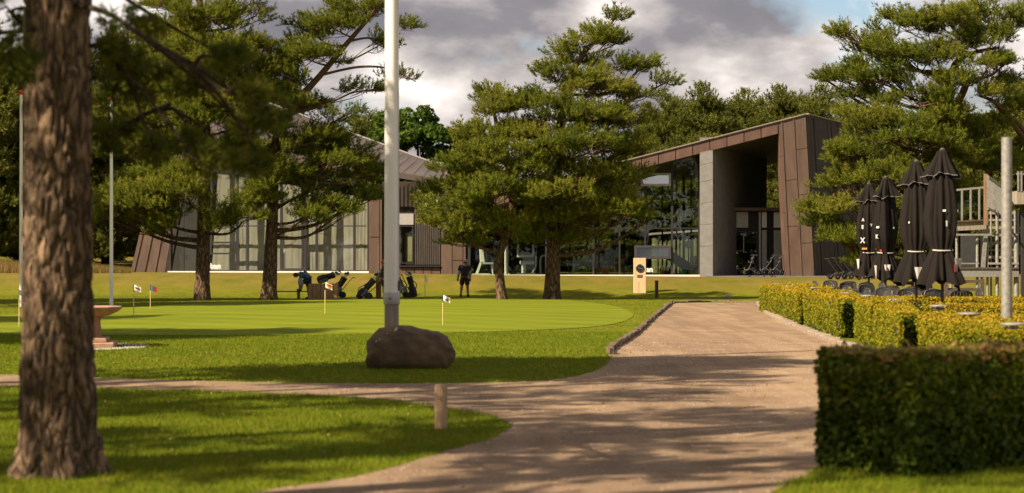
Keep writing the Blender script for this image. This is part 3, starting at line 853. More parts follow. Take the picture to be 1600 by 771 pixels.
# top-hung windows standing open
def open_window(x0, x1, y0, y1, d, tilt, t, mat, glass):
    o = MB(); s = d / F; A, B = Wp(x0, y1, d), Wp(x1, y0, d)
    w, h, tm = B.x - A.x, (B.z - A.z) / math.cos(tilt), t * s
    R = Matrix.Rotation(tilt, 3, 'X')
    hinge = Vector(((A.x + B.x) / 2, d, B.z))
    def bx(cx, cz, sx, sz, sy=.08): o.box(hinge + R @ Vector((cx, 0, cz)), (sx, sy, sz), R)
    bx(-w / 2 + tm / 2, -h / 2, tm, h); bx(w / 2 - tm / 2, -h / 2, tm, h); bx(0, -tm / 2, w - 2 * tm, tm); bx(0, -h + tm / 2, w - 2 * tm, tm)
    f = o.build('open_window', mat, club)
    MB().box(hinge + R @ Vector((0, 0, -h / 2)), (w - 2 * tm - .004, .014, h - 2 * tm - .004), R).build('pane', glass, f)
    return f
open_window(1001, 1048, 271, 291, DG - .1, -.20, 3.2, MATS['frame_light'], MATS['glass_sky'])
ow = open_window(991, 1048, 384, 405, DG - .1, -.30, 4.0, MATS['frame_grey'], MATS['glass_blue'])
pt = Wp(1008.5, 421.5, DG - .05)
text_mesh('window_lettering', 'oban', .38, MATS['white_paint'], club, Matrix.Translation(pt) @ FACE_CAM, .012)
# support posts of the deep roof
for px, d in ((853, 103), (931, 101), (1068, 104)):
    mullion(px, 3, 430, 262, d, MATS['dark_seam'], club, 'column', .14)
# green shed seen through the gym
shed = thing('green_shed', 'olive green shed seen through the gym glass beside the concrete wall', 'shed', tuple(Wp(1066, 428, 116)))
shed.location.z = gz(10, 116)
ORG[shed.name] = Vector(shed.location)
sx, sy = Wp(1070, 0, 116).x, 116
MB().box((sx, sy + 1.5, shed.location.z + 1.15), (3.6, 3, 2.3)).build('wall', MATS['container_green'], shed)
for k in range(14):
    MB().box((sx - 1.7 + k * .262, sy - .03, shed.location.z + 1.1), (.10, .05, 2.2)).build('rib', MATS['container_green'], shed)
MB().prism([(sx - 2, sy - .3, shed.location.z + 2.32), (sx + 2, sy - .3, shed.location.z + 2.6), (sx + 2, sy + 3.3, shed.location.z + 2.6), (sx - 2, sy + 3.3, shed.location.z + 2.32)], (0, 0, .12)).build('roof', MATS['frame_light'], shed)

# ------------------------------------------------------------------ trees
def unit(a):
    return a / np.maximum(1e-9, np.linalg.norm(a, axis=-1, keepdims=True))
def tufts(P, U, L, W, n, tint, r, spread=.75):
    """n needle blades on each shoot P with direction U -> (verts, tris, tint)"""
    N = len(P)
    P = np.repeat(P, n, 0); U = np.repeat(U, n, 0); T = np.repeat(tint, n)
    Ls = (L if np.ndim(L) == 0 else np.repeat(L, n)) * r.uniform(.7, 1.2, N * n)
    R = unit(r.normal(size=(N * n, 3)))
    perp = unit(R - U * (R * U).sum(1, keepdims=True))
    D = unit(U * r.uniform(.5, 1.1, (N * n, 1)) + perp * spread)
    B = P + U * (Ls * r.uniform(-.5, .5, N * n))[:, None]
    S = unit(np.cross(D, unit(r.normal(size=(N * n, 3))))) * (W * r.uniform(.7, 1.3, N * n))[:, None]
    V = np.stack([B - S, B + S, B + D * Ls[:, None]], 1).reshape(-1, 3)
    return V, np.arange(len(V)).reshape(-1, 3), np.repeat(np.clip(T + r.normal(0, .06, N * n), 0, 1), 3)
def leaves(P, Nrm, size, tint, r, asp=.6, flat=.6):
    """one folded leaf (two triangles) at each P, roughly facing Nrm"""
    N = len(P)
    A = unit(Nrm * flat + r.normal(size=(N, 3)) * .6)
    t = unit(np.cross(A, unit(r.normal(size=(N, 3))))); b = np.cross(A, t)
    s = (size * r.uniform(.7, 1.3, N))[:, None]
    c = P
    V = np.stack([c - t * s, c + b * s * asp + A * s * .15, c + t * s, c - b * s * asp + A * s * .15], 1).reshape(-1, 3)
    i = np.arange(N)[:, None] * 4
    Fc = np.concatenate([i + [0, 1, 2], i + [0, 2, 3]], 0)
    return V, Fc, np.repeat(np.clip(tint + r.normal(0, .06, N), 0, 1), 4)

def trunk_mesh(mb, pts, rad, n=14, seed=0, rough=.06, flare=0.0):
    """tapered, slightly knobbly stem"""
    r = random.Random(seed)
    line = smooth_line(pts, 8); m = len(line)
    rr = np.interp(np.linspace(0, 1, m), np.linspace(0, 1, len(rad)), rad)
    if flare: rr = rr * (1 + flare * np.exp(-np.linspace(0, 1, m) * 22))
    b0 = len(mb.v)
    mb.tube(line, list(rr), n)
    for i in range(m):
        for k in range(n):
            v = Vector(mb.v[b0 + i * n + k]); c = line[i]
            f = 1 + rough * math.sin(k * 2.4 + i * .35 + seed) + r.uniform(-rough, rough) * .6
            if flare and i < 4: f += flare * .35 * (1 - i / 4) * max(0, math.sin(k * 6.283 / n * 5 + seed))
            mb.v[b0 + i * n + k] = tuple(c + (v - c) * f)
    return line, rr

def pine(name, label, group, base, trunks, masses, seed, tuft=(.150, .0145, 9), pad_r=(.36, .66), per_pad=165, kpad=1.0, bark='bark_pine', leaf='needles', tone=.5, twigs=5, parent_loc=None, hang=0.0, flare=.5):
    """trunks: [(points, radii)], masses: [(centre, (rx, ry, rz), weight)]; everything in metres"""
    r = np.random.default_rng(seed); rd = random.Random(seed)
    t = thing(name, label, 'tree', tuple(base), 0, group)
    mb = MB(); stems = []
    for k, (pts, rad) in enumerate(trunks):
        stems.append(trunk_mesh(mb, pts, rad, 14 if k == 0 else 9, seed + k, .05, flare if k == 0 else 0))
    # stem points for attaching limbs
    sp = [(p, rr) for line, rad in stems for p, rr in zip(line, rad)]
    SP = np.array([tuple(p) for p, _ in sp]); SR = np.array([x for _, x in sp])
    Ps, Us, Ts = [], [], []
    for (c, rr, wgt) in masses:
        c = np.array(c, float); rr = np.array(rr, float)
        area = rr[0] * rr[2] * math.pi * .75 + rr[0] * rr[1] * 1.2
        npad = max(2, int(round(area * kpad * wgt)))
        mtone = tone + rd.uniform(-.10, .10)
        mass_pads = []
        for _ in range(npad):
            d = unit(r.normal(size=3)); rad_ = r.uniform(.3, 1) ** .5
            if d[2] < 0: d[2] *= -r.uniform(0, 1) if r.uniform() < .8 else .5
            pc = c + d * rr * rad_
            R = r.uniform(*pad_r)
            mass_pads.append((pc, R))
            N = max(6, int(per_pad * (R / .75) ** 1.6 / 3))
            q = unit(r.normal(size=(N, 3))) * (r.uniform(.1, 1, (N, 1)) ** .5)
            q[:, 2] = np.where(q[:, 2] < 0, q[:, 2] * .45, q[:, 2])
            pos = pc + q * np.array([R, R, R * r.uniform(.4, .7)])
            axis = SP[np.argmin(np.abs(SP[:, 2] - pc[2]))]
            out = pc - axis; out[2] = 0; out = unit(out[None])[0]
            U = unit(q * .7 + np.array([0, 0, .6 - hang]) + out * .45 + r.normal(size=(N, 3)) * .28)
            tn = np.clip(mtone + r.uniform(-.13, .13) + r.normal(0, .09, N), 0.02, .98)
            st = tuft[0] * .85
            for m_ in range(3):
                Ps.append(pos + U * (m_ * st * r.uniform(.7, 1.3, (N, 1)))); Us.append(unit(U + np.array([0, 0, .12 * m_]))); Ts.append(np.clip(tn + .04 * (m_ - 1), 0, 1))
            # limb to the pad
        # main limb to the mass, then twigs to its pads
        hd = np.linalg.norm(SP[:, :2] - c[:2], axis=1)
        want = c[2] - .35 * hd
        k = int(np.argmin(np.abs(SP[:, 2] - np.clip(want, SP[:, 2].min() + .35 * (SP[:, 2].max() - SP[:, 2].min()) * 0 + .5, SP[:, 2].max())) + .25 * hd))
        a = Vector(SP[k]); b = Vector(c); mid = a.lerp(b, .5) + Vector((rd.uniform(-.25, .25), rd.uniform(-.25, .25), -.10 * (b - a).length + rd.uniform(-.15, .15)))
        r0 = min(SR[k] * .5, .03 + .020 * (b - a).length)
        limb = smooth_line([a, mid, b], 6)
        mb.tube(limb, list(np.linspace(r0, r0 * .35, len(limb))), 6)
        if twigs:
            for _ in range(3):
                a3 = limb[rd.randint(len(limb) // 3, len(limb) - 1)]; L3 = rd.uniform(.4, 1.0)
                e3 = a3 + Vector((rd.uniform(-1, 1) * L3, rd.uniform(-1, .3) * L3, rd.uniform(-.55, .25) * L3))
                mb.tube(smooth_line([a3, a3.lerp(e3, .5) + Vector((0, 0, rd.uniform(-.05, .16))), e3], 3), [.018, .016, .014, .012, .010, .008, .005], 4, False)
        for (pc, R) in mass_pads:
            j = rd.randint(len(limb) // 2, len(limb) - 1)
            a2 = limb[j]; b2 = Vector(pc)
            m2 = a2.lerp(b2, .5) + Vector((rd.uniform(-.2, .2), rd.uniform(-.2, .2), rd.uniform(-.25, .1)))
            mb.tube(smooth_line([a2, m2, b2], 3), [r0 * .4, r0 * .36, r0 * .32, r0 * .28, r0 * .24, r0 * .2, r0 * .16], 4, False)
            for _ in range(twigs):
                e = b2 + Vector((rd.uniform(-1, 1), rd.uniform(-1, 1), rd.uniform(-.45, .4))) * R * .9
                mb.tube([a2.lerp(b2, rd.uniform(.5, 1)), (b2 + e) / 2 + Vector((0, 0, rd.uniform(-.1, .05))), e], [.014, .011, .006], 3, False)
    mb.build('trunk', MATS[bark], t, smooth=True)
    V, Fc, T = tufts(np.concatenate(Ps), np.concatenate(Us), tuft[0], tuft[1], tuft[2], np.concatenate(Ts), r)
    mesh_np('crown', V, Fc, MATS[leaf], t, T)
    return t

def px_pine(name, label, group, d, trunks, masses, seed, **k):
    """trunk and crown outlines read off the photograph, set at their own distance with their own depth"""
    s = d / F
    rr = random.Random(seed)
    tr = []
    for pts, rad in trunks:
        P = []
        for i, p in enumerate(pts):
            dy = p[2] if len(p) > 2 else 0
            P.append(Wp(p[0], p[1], d + dy))
        tr.append((P, rad))
    base = tr[0][0][0].copy(); base.z = gz(base.x, base.y)
    tr[0][0][0].z = base.z - .15
    ms = []
    for m in masses:
        cx, cy, rx, ry = m[:4]
        dy = m[4] if len(m) > 4 else rr.uniform(-.8, .8) * rx * s
        w = m[5] if len(m) > 5 else 1.0
        c = Wp(cx, cy, d); c.y += dy
        ms.append((tuple(c), (rx * s * .95, rx * s * .85, ry * s), w))
    return pine(name, label, group, tuple(base), tr, ms, seed, **k)

G1 = 'pines in front of the clubhouse'
px_pine('pine_tree', 'tall straight pine before the curtained windows, nearer the brown end wall', G1, 78,
        [([(316, 471), (317, 400), (319, 300), (320, 200), (318, 100), (312, 0), (306, -90)], [.29, .27, .25, .22, .18, .13, .07])],
        [(230, 325, 75, 42, -1), (185, 345, 45, 34, 0), (175, 320, 36, 26, 1), (250, 280, 50, 30, 0), (255, 355, 50, 30, -1), (300, 300, 60, 32, -1.5), (335, 350, 34, 26, -1), (395, 320, 42, 34, 0), (385, 345, 30, 26, -.5),
         (235, 235, 45, 32, 0), (375, 235, 48, 32, -.5), (290, 215, 40, 28, 1), (330, 165, 80, 42, 0), (255, 150, 64, 46, 0), (220, 190, 44, 30, 0), (300, 195, 50, 26, -1), (380, 195, 46, 26, -.5), (395, 150, 54, 42, 0), (425, 110, 36, 26, .5), (330, 100, 80, 40, -1), (270, 60, 60, 40, 0),
         (370, 75, 50, 36, 0), (320, 30, 70, 32, 0), (265, 10, 40, 30, 0), (400, 25, 26, 16, 0, .6), (310, -50, 80, 40, 0), (240, -40, 50, 40, 1)],
        11, kpad=3.0, tone=.60)
px_pine('pine_tree', 'pine with reddish upper stem leaning to the flagpole above the bench', G1, 78.5,
        [([(420, 471), (423, 400), (426, 320), (431, 228), (445, 190), (468, 155), (503, 115), (545, 65), (592, 10), (625, -35)], [.27, .25, .23, .20, .16, .14, .125, .10, .07, .04]),
         ([(426, 330), (460, 310), (505, 292), (545, 285)], [.08, .06, .05, .03]), ([(545, 65, 0), (580, 60, .5), (625, 75, 1)], [.06, .04, .02]), ([(500, 118), (560, 105), (610, 108), (650, 128)], [.06, .05, .035, .02])],
        [(415, 300, 40, 30, -1), (445, 275, 42, 30, -1), (480, 290, 50, 26, .5), (540, 235, 46, 22, 1), (500, 215, 46, 22, .5), (585, 262, 26, 18, 1), (450, 245, 40, 24, 0), (400, 245, 36, 26, 0), (470, 225, 48, 26, -1), (520, 255, 62, 28, 0), (560, 280, 38, 24, 1), (500, 320, 42, 24, 0), (530, 335, 36, 22, -.5), (475, 345, 28, 20, -1),
         (570, 310, 30, 20, 1), (430, 200, 40, 24, 0), (440, 130, 46, 38, 0), (475, 90, 50, 34, 0), (455, 165, 40, 24, -.5), (505, 95, 36, 22, -.5), (520, 45, 50, 30, 0), (480, 45, 40, 22, .5), (565, 15, 46, 22, 0), (470, 165, 40, 18, 1, .8),
         (560, 140, 44, 8, 0, .9), (620, 122, 36, 8, 0, 1.0), (540, 180, 30, 10, 0, .8), (595, 70, 34, 12, 0, .8), (630, 45, 20, 12, 0, .8), (520, 190, 26, 12, 0, .7), (600, -20, 50, 24, 0)],
        12, kpad=3.3, tone=.5, pad_r=(.30, .56))
px_pine('pine_tree', 'short pine with curved thin stem behind the walking golfer', G1, 79.5,
        [([(785, 467), (781, 435), (779, 408), (786, 382), (796, 355), (800, 310), (790, 250), (775, 190), (768, 150)], [.20, .18, .17, .16, .15, .13, .11, .08, .04])],
        [(720, 335, 62, 30, -1), (700, 362, 45, 24, -1), (765, 310, 62, 34, -1.5), (672, 318, 22, 12, 0), (740, 380, 40, 12, 0), (780, 360, 36, 22, -1), (700, 300, 40, 22, 1), (725, 265, 50, 28, 0),
         (775, 245, 52, 34, -1), (745, 215, 36, 26, 0), (772, 175, 34, 28, 0), (760, 148, 18, 12, 0), (815, 215, 46, 34, 0), (820, 275, 46, 34, -1)],
        13, kpad=3.1, tone=.60)
px_pine('pine_tree', 'broad pine with a bent pointed top, tallest in the middle of the lawn', G1, 80.5,
        [([(863, 463), (864, 400), (868, 300), (874, 210), (888, 130), (915, 80), (948, 45), (966, 22)], [.31, .28, .25, .20, .14, .10, .06, .02])],
        [(962, 34, 12, 14, 0), (935, 55, 30, 14, 0), (912, 72, 32, 18, 0), (965, 68, 26, 10, 0), (890, 95, 34, 20, 0), (945, 105, 46, 20, 0), (1000, 108, 32, 14, 0), (1035, 132, 24, 8, 0), (875, 130, 50, 24, -1),
         (930, 145, 52, 24, -1), (990, 150, 36, 18, 0), (845, 170, 60, 28, -1), (910, 190, 70, 30, -1.5), (975, 190, 50, 26, 0), (830, 215, 56, 26, -1), (900, 235, 76, 30, -2), (975, 235, 48, 26, 0), (850, 265, 62, 30, -1),
         (930, 275, 60, 30, -1), (985, 280, 30, 20, 1), (870, 310, 70, 28, -2), (945, 318, 50, 24, -1), (985, 332, 42, 14, -1.5), (1015, 342, 20, 8, -1.5), (905, 345, 60, 24, -1), (840, 345, 44, 24, -1), (830, 372, 40, 14, -.5), (890, 372, 36, 12, 0)],
        14, kpad=3.0, tone=.55)
px_pine('pine_tree', 'spreading pine filling the sky behind the closed parasols', G1, 80,
        [([(1436, 471), (1440, 400), (1450, 310), (1466, 220), (1482, 150), (1488, 112), (1500, 95)], [.34, .31, .28, .24, .19, .16, .12]),
         ([(1466, 220), (1510, 130), (1490, 105), (1515, 85), (1560, 75)], [.16, .15, .13, .10, .05]),
         ([(1640, 470, 4), (1632, 300, 4), (1605, 225, 3), (1590, 195, 2.5), (1560, 170, 2)], [.3, .26, .2, .15, .06]), ([(1605, 225, 3), (1560, 165, 0), (1530, 150, 0)], [.12, .09, .05])],
        [(1325, 55, 24, 22, 0), (1355, 75, 36, 24, 0), (1410, 45, 60, 24, 0), (1400, 90, 56, 28, -1), (1475, 42, 54, 26, -1), (1500, 78, 44, 20, -1.2), (1455, 95, 44, 20, -1), (1530, 108, 40, 14, -1.5), (1480, 135, 40, 18, -1.5), (1545, 150, 36, 16, -1), (1545, 30, 46, 26, 0), (1590, 45, 36, 30, 0), (1540, 62, 50, 18, 0), (1320, 115, 44, 22, 0), (1290, 125, 20, 10, 0),
         (1375, 130, 50, 28, -1), (1340, 150, 40, 20, 0), (1580, 95, 30, 14, 1), (1570, 125, 34, 16, 1), (1420, 165, 56, 28, -1.5), (1350, 195, 56, 28, -1), (1475, 195, 56, 28, -1), (1545, 205, 52, 30, 1), (1590, 170, 30, 20, 1), (1410, 225, 70, 32, -2),
         (1335, 245, 54, 28, -1), (1500, 250, 66, 32, 0), (1570, 260, 44, 34, 2), (1310, 290, 44, 26, -1), (1375, 285, 66, 30, -2), (1450, 290, 66, 30, -1), (1290, 335, 38, 22, -1), (1345, 335, 60, 28, -2), (1420, 345, 66, 30, -1), (1500, 310, 50, 26, 0),
         (1275, 352, 24, 12, -1), (1310, 375, 44, 20, -1.5), (1375, 385, 60, 26, -1), (1440, 390, 40, 24, 0), (1340, 410, 40, 16, -1), (1560, 310, 40, 30, 3)],
        15, kpad=3.0, tone=.53)

# the big pine in front on the left: only its stem and some low boughs are in the picture
def near_pine():
    d = 15.5; s = d / F
    base = Gp(90, 742)
    t = thing('pine_tree', 'massive rough-barked pine trunk close up at the picture edge', 'tree', tuple(base))
    # stem with real plates of bark
    n, m = 130, 340
    zs = np.linspace(-.12, 9.2, m); an = np.linspace(0, 2 * math.pi, n, endpoint=False)
    A, Z = np.meshgrid(an, zs)
    R0 = np.interp(Z, [-.2, 0, .15, .45, 1.0, 2.0, 4.0, 9.3], [.43, .385, .345, .308, .288, .276, .274, .21])
    R0 = R0 * (1 + np.exp(-np.clip(Z, 0, 9) * 4.0) * .20 * np.sin(A * 5 + .8) + .02 * np.sin(A * 2 + Z))
    r = np.random.default_rng(3)
    # bark plates: cellular pattern on the unrolled stem, long in z
    K = 1150
    cu = r.uniform(0, 2 * math.pi, K); cz = r.uniform(-.2, 9.3, K)
    U = A.ravel() * .29 + .012 * vnoise(A.ravel() * 9, Z.ravel() * 5, 2); Zf = Z.ravel() * .30
    d1 = np.full(U.shape, 9.0); d2 = np.full(U.shape, 9.0)
    order = np.argsort(cz); cu = cu[order]; cz = cz[order]
    for i in range(m):
        sl = slice(i * n, (i + 1) * n)
        lo, hi = np.searchsorted(cz, [zs[i] - .45, zs[i] + .45])
        du = np.abs(U[sl][:, None] - cu[lo:hi] * .29); du = np.minimum(du, 2 * math.pi * .29 - du)
        dd = np.sqrt(du ** 2 + (Zf[sl][:, None] - cz[lo:hi] * .30) ** 2)
        dd.partition(1, axis=1)
        d1[sl] = dd[:, 0]; d2[sl] = dd[:, 1]
    edge = np.clip((d2 - d1) / .032, 0, 1)
    disp = -.040 * (1 - edge) ** 1.5 + .008 * vnoise(A.ravel() * 14, Z.ravel() * 9, 5)
    R = R0.ravel() + disp
    lean = np.interp(Z.ravel(), [0, 4, 9], [0, .0, -.1])
    V = np.stack([base.x + np.cos(A.ravel()) * R + lean, base.y + np.sin(A.ravel()) * R, Z.ravel()], 1)
    i = (np.arange(m - 1)[:, None] * n + np.arange(n)[None, :]); j = (np.arange(m - 1)[:, None] * n + (np.arange(n)[None, :] + 1) % n)
    Fq = np.stack([i.ravel(), j.ravel(), j.ravel() + n, i.ravel() + n], 1)
    mesh_np('trunk', V, Fq, MATS['bark_near'], t, smooth=True)
    # boughs
    mb = MB(); rd = random.Random(5); r = np.random.default_rng(5)
    Ps, Us, Ts = [], [], []
    boughs = [([(110, 5, 15.5), (170, 22, 14.6), (235, 66, 14.0), (300, 108, 13.6), (360, 150, 13.2)], .055),
              ([(120, -60, 15.5), (200, 0, 16.2), (300, 60, 16.6), (400, 110, 16.8)], .05),
              ([(100, 60, 15.5), (170, 80, 16.0), (230, 110, 16.6), (270, 170, 17)], .04),
              ([(60, 45, 15.5), (20, 50, 14.8), (-60, 55, 14.2)], .06), ([(70, 20, 15.5), (10, 60, 16.5), (-60, 120, 17.5)], .045)]
    for pts, r0 in boughs:
        line = smooth_line([Wp(*p) for p in pts], 6)
        MB().tube(line, list(np.linspace(r0 * .5, r0 * .12, len(line))), 8).build('bough', MATS['bark_bough'], t, smooth=True)
    clumps = [(190, 75, 50, 35), (230, 110, 60, 40), (175, 150, 40, 40), (200, 200, 50, 35), (300, 140, 50, 40), (300, 215, 55, 35), (385, 150, 40, 35), (395, 215, 40, 45), (360, 245, 45, 22), (240, 235, 50, 22), (160, 225, 24, 30),
              (330, 90, 40, 30), (420, 190, 30, 30), (405, 245, 30, 24), (310, 255, 40, 18), (10, 20, 40, 30), (-10, 80, 40, 30), (20, 105, 30, 14), (215, 35, 40, 20)]
    for (cx, cy, rx, ry) in clumps:
        dd = rd.uniform(13.2, 17.2)
        c = np.array(Wp(cx, cy, dd)); sr = dd / F
        for _ in range(max(2, int(rx * ry / 520))):
            pc = c + unit(r.normal(size=3)) * np.array([rx * sr, .35, ry * sr]) * r.uniform(.2, 1)
            N = 36; R = r.uniform(.09, .19)
            q = unit(r.normal(size=(N, 3))) * (r.uniform(.2, 1, (N, 1)) ** .5)
            Ps.append(pc + q * np.array([R, R, R * .6])); Us.append(unit(q + np.array([.1, 0, .2]) + r.normal(size=(N, 3)) * .3))
            Ts.append(np.clip(.5 + r.uniform(-.2, .2) + r.normal(0, .1, N), 0, 1))
            ln = smooth_line([Wp(cx, cy - 10, dd), Vector((c + pc) / 2) + Vector((0, 0, -.03)), Vector(pc)], 3)
            mb.tube(ln, .008, 4, False)
        a = Wp(cx, cy, dd)
        near = min((p for pts, _ in boughs for p in smooth_line([Wp(*q_) for q_ in pts], 6)), key=lambda p: (p - a).length)
        mb.tube(smooth_line([near, near.lerp(a, .5) + Vector((0, 0, .05)), a], 4), list(np.linspace(.02, .009, 9)), 5, False)
    # the crown above the picture
    tops = [(Vector((base.x + rd.uniform(-3.2, 3.2), base.y + rd.uniform(-3, 3), rd.uniform(7.2, 12)))) for _ in range(12)]
    for c in tops:
        a = Vector((base.x, base.y, min(9.0, max(3.5, c.z - .8))))
        mb.tube(smooth_line([a, a.lerp(c, .5) + Vector((0, 0, -.2)), c], 4), list(np.linspace(.06, .02, 9)), 5, False)
        for _ in range(3):
            pc = np.array(c) + r.normal(size=3) * np.array([.7, .7, .3]); N = 100; R = r.uniform(.4, .7)
            q = unit(r.normal(size=(N, 3))) * (r.uniform(.2, 1, (N, 1)) ** .5)
            Ps.append(pc + q * np.array([R, R, R * .5])); Us.append(unit(q + np.array([0, 0, .5])))
            Ts.append(np.clip(.5 + r.normal(0, .12, N), 0, 1))
    o = mb.build('twigs', MATS['bark_bough'], t, smooth=True); o['kind'] = 'stuff'
    V, Fc, T = tufts(np.concatenate(Ps), np.concatenate(Us), .085, .0075, 9, np.concatenate(Ts), r)
    mesh_np('crown', V, Fc, MATS['needles_near'], t, T)
near_pine()

# background pines: three shapes, each tree a copy with its own place and size
def template(seed, H, prof, leaf, tone, kpad=.8, nf=2.6, pad_r=(.7, 1.15), **k):
    rd = random.Random(seed); ms = []
    z = prof[0][0] * H
    lv = 0
    for zf, rf in prof:
        nn = max(1, int(rf * nf))
        for j in range(nn):
            a = j * 6.283 / nn + lv * 1.1 + rd.uniform(-.4, .4); rr = rf * (.55 if nn > 1 else 0) * rd.uniform(.8, 1.2)
            ms.append(((math.cos(a) * rr, math.sin(a) * rr, zf * H + rd.uniform(-.4, .4)), (rf * .55 + .3, rf * .55 + .3, .55 + .12 * rf), 1.0))
        lv += 1
    return pine('background_pine', 'template', 'pines of the wood behind', (0, 0, 0),
                [([Vector((0, 0, -.3)), Vector((.1, 0, H * .35)), Vector((0, .1, H * .7)), Vector((0, 0, H * .98))], [.28, .24, .16, .04])], ms, seed,
                tuft=(.26, .042, 6), pad_r=pad_r, per_pad=66, kpad=kpad, bark='bark_back', leaf=leaf, tone=tone, twigs=0, **k)
T1 = template(31, 14, [(.30, 2.0), (.40, 2.6), (.5, 2.7), (.6, 2.5), (.7, 2.2), (.8, 1.8), (.88, 1.3), (.95, .8), (.99, .4)], 'needles_back', .5)
T2 = template(32, 14, [(.5, 1.6), (.6, 2.4), (.7, 2.7), (.8, 2.5), (.88, 2.0), (.95, 1.2)], 'needles_back', .58)
T3 = template(33, 12, [(.06, 2.2), (.15, 2.7), (.26, 2.9), (.38, 2.8), (.5, 2.6), (.62, 2.2), (.74, 1.8), (.85, 1.2), (.94, .7), (.99, .35)], 'needles_back', .5)
T4 = template(34, 14, [(.46, 2.2), (.56, 3.0), (.66, 3.2), (.76, 3.0), (.85, 2.3), (.93, 1.4)], 'needles_back', .55, .13, .62, (.5, .85))
# (px of stem, distance, row of the top, template, label)
BACK = [
    (-40, 108, 40, T3, 'dark bushy pine at the outer edge beside the thin white pole'),
    (28, 112, 120, T3, 'dark pine behind the thin pole beside the huge trunk'),
    (95, 118, 30, T1, 'dark pine hidden mostly by the huge trunk'),
    (165, 110, 150, T3, 'dark low-branched pine behind the thin flagpole with red top'),
    (185, 122, 70, T1, 'tall dark pine behind the second thin flagpole'),
    (240, 116, 120, T3, 'dark pine behind the brown leaning end wall'),
    (262, 126, 40, T2, 'tall pine above the leaning end wall'),
    (330, 124, 90, T1, 'dark pine behind the roof of the curtained wing'),
    (390, 126, 110, T1, 'pine behind the roof, beside the leaning pine'),
    (556, 140, 196, T1, 'small far pine rising over the sloping roof by the flagpole'),
    (590, 150, 186, T2, 'small far pine next to the round leafy tree'),
    (742, 140, 200, T1, 'far pine between the leafy tree and the short curved pine'),
    (1010, 150, 178, T1, 'far pine just beside the pointed pine'),
    (1040, 140, 168, T1, 'far pine above the low end of the brown fascia'),
    (1075, 146, 166, T2, 'far loose pine above the brown fascia'),
    (1102, 138, 150, T1, 'far pine with the highest pointed top above the fascia'),
    (1135, 150, 172, T2, 'far round pine behind the middle of the sloping fascia'),
    (1168, 142, 158, T1, 'far pine above the porch roof'),
    (1198, 150, 164, T2, 'far pine near the upper end of the porch roof'),
    (1222, 136, 154, T1, 'far pine seen above and through the porch'),
    (1250, 144, 160, T2, 'far pine right behind the top of the copper pier'),
    (1275, 132, 152, T1, 'far pine against the spreading pine, past the pier'),
    (1330, 128, 170, T3, 'dark pine behind the folded golf trolleys'),
    (1400, 124, 190, T3, 'dark pine behind the pair of small closed parasols'),
    (1470, 120, 170, T3, 'dark pine behind the tallest closed parasol'),
    (1530, 116, 190, T3, 'dark pine behind the steel stair tower'),
    (1590, 122, 140, T3, 'dark pine behind the thick galvanised post'),
    (1640, 118, 100, T3, 'dark pine at the outer edge behind the steel tower'),
    (760, 124, 300, T3, 'dark pine seen through the gym beside the curved stem'),
    (820, 121, 290, T3, 'dark pine seen through the gym between the two stems'),
    (880, 124, 290, T3, 'dark pine seen through the gym by the thick stem'),
    (930, 120, 270, T3, 'dark pine seen through the gym above the red weight plate'),
    (985, 123, 260, T3, 'dark pine seen through the gym behind the clock stand'),
    (1040, 127, 240, T3, 'dark pine seen through the tall gym glass'),
    (1095, 124, 230, T3, 'dark pine behind the concrete wall'),
    (1215, 121, 225, T3, 'dark pine seen through the gap beside the copper pier'),
    (455, 128, 150, T1, 'dark pine behind the roof under the leaning stem'),
]
used = set()
Hof = {T1.name: 14.0, T2.name: 14.0, T3.name: 12.0}
rdb = random.Random(77)
for (px, d, top, T, lab) in BACK:
    o = T if T.name not in used else copy_tree(T)
    used.add(T.name)
    x = (px - 800) / F * d; zg = gz(x, d)
    H = CAMZ + (HOR - top) / F * d - zg
    hs = Hof[T.name]
    o.location = (x, d, zg); o.rotation_euler = (0, 0, rdb.uniform(0, 6.28))
    sc = H / hs; wd = sc * rdb.uniform(.85, 1.05)
    if T is T3: wd = max(wd, .85)
    o.scale = (wd, wd, sc)
    o['label'] = lab
# pines out of the picture on the left, whose shade falls across path and lawn
SHADERS = [(-8.3, 8.0, 12, T4, 'pine out of the picture nearest the camera, shading the path'), (-7.6, 13.4, 12, T4, 'pine out of the picture beside the huge trunk'),
           (-11.2, 17.0, 12.5, T4, 'pine out of the picture whose shade falls on the near lawn'),
           (-14.6, 22.0, 12.5, T4, 'pine out of the picture beyond the huge trunk'), (-9.8, 24.0, 12, T2, 'pine out of the picture level with the boulder'), 
           (-12.2, 10.9, 12, T4, 'pine out of the picture behind the huge trunk'), (-10.4, 13.9, 12, T4, 'pine out of the picture close beside the huge trunk'), (-9.2, 19.8, 12, T4, 'pine out of the picture level with the cross path'), (-13.2, 18.6, 12, T4, 'pine out of the picture between the two beyond the huge trunk'), (-6.4, 11.0, 12, T4, 'pine out of the picture whose shade falls on the near end of the path'),
           (-20, 36, 13, T2, 'pine out of the picture level with the stone basin'), (-25, 47, 13, T1, 'pine out of the picture level with the putting green'),
           (-29, 71, 16, T1, 'pine out of the picture level with the bench'), (-24.5, 64, 15, T2, 'pine out of the picture level with the thin flagpoles')]
for k, (x, y, H, T, lab) in enumerate(SHADERS):
    o = copy_tree(T) if T is not T4 or k else T4; o.location = (x, y, 0); o.rotation_euler = (0, 0, k * 1.7); sc = H / 14; o.scale = (sc * 1.05, sc * 1.05, sc)
    o['label'] = lab; o['group'] = 'pines beside the view'

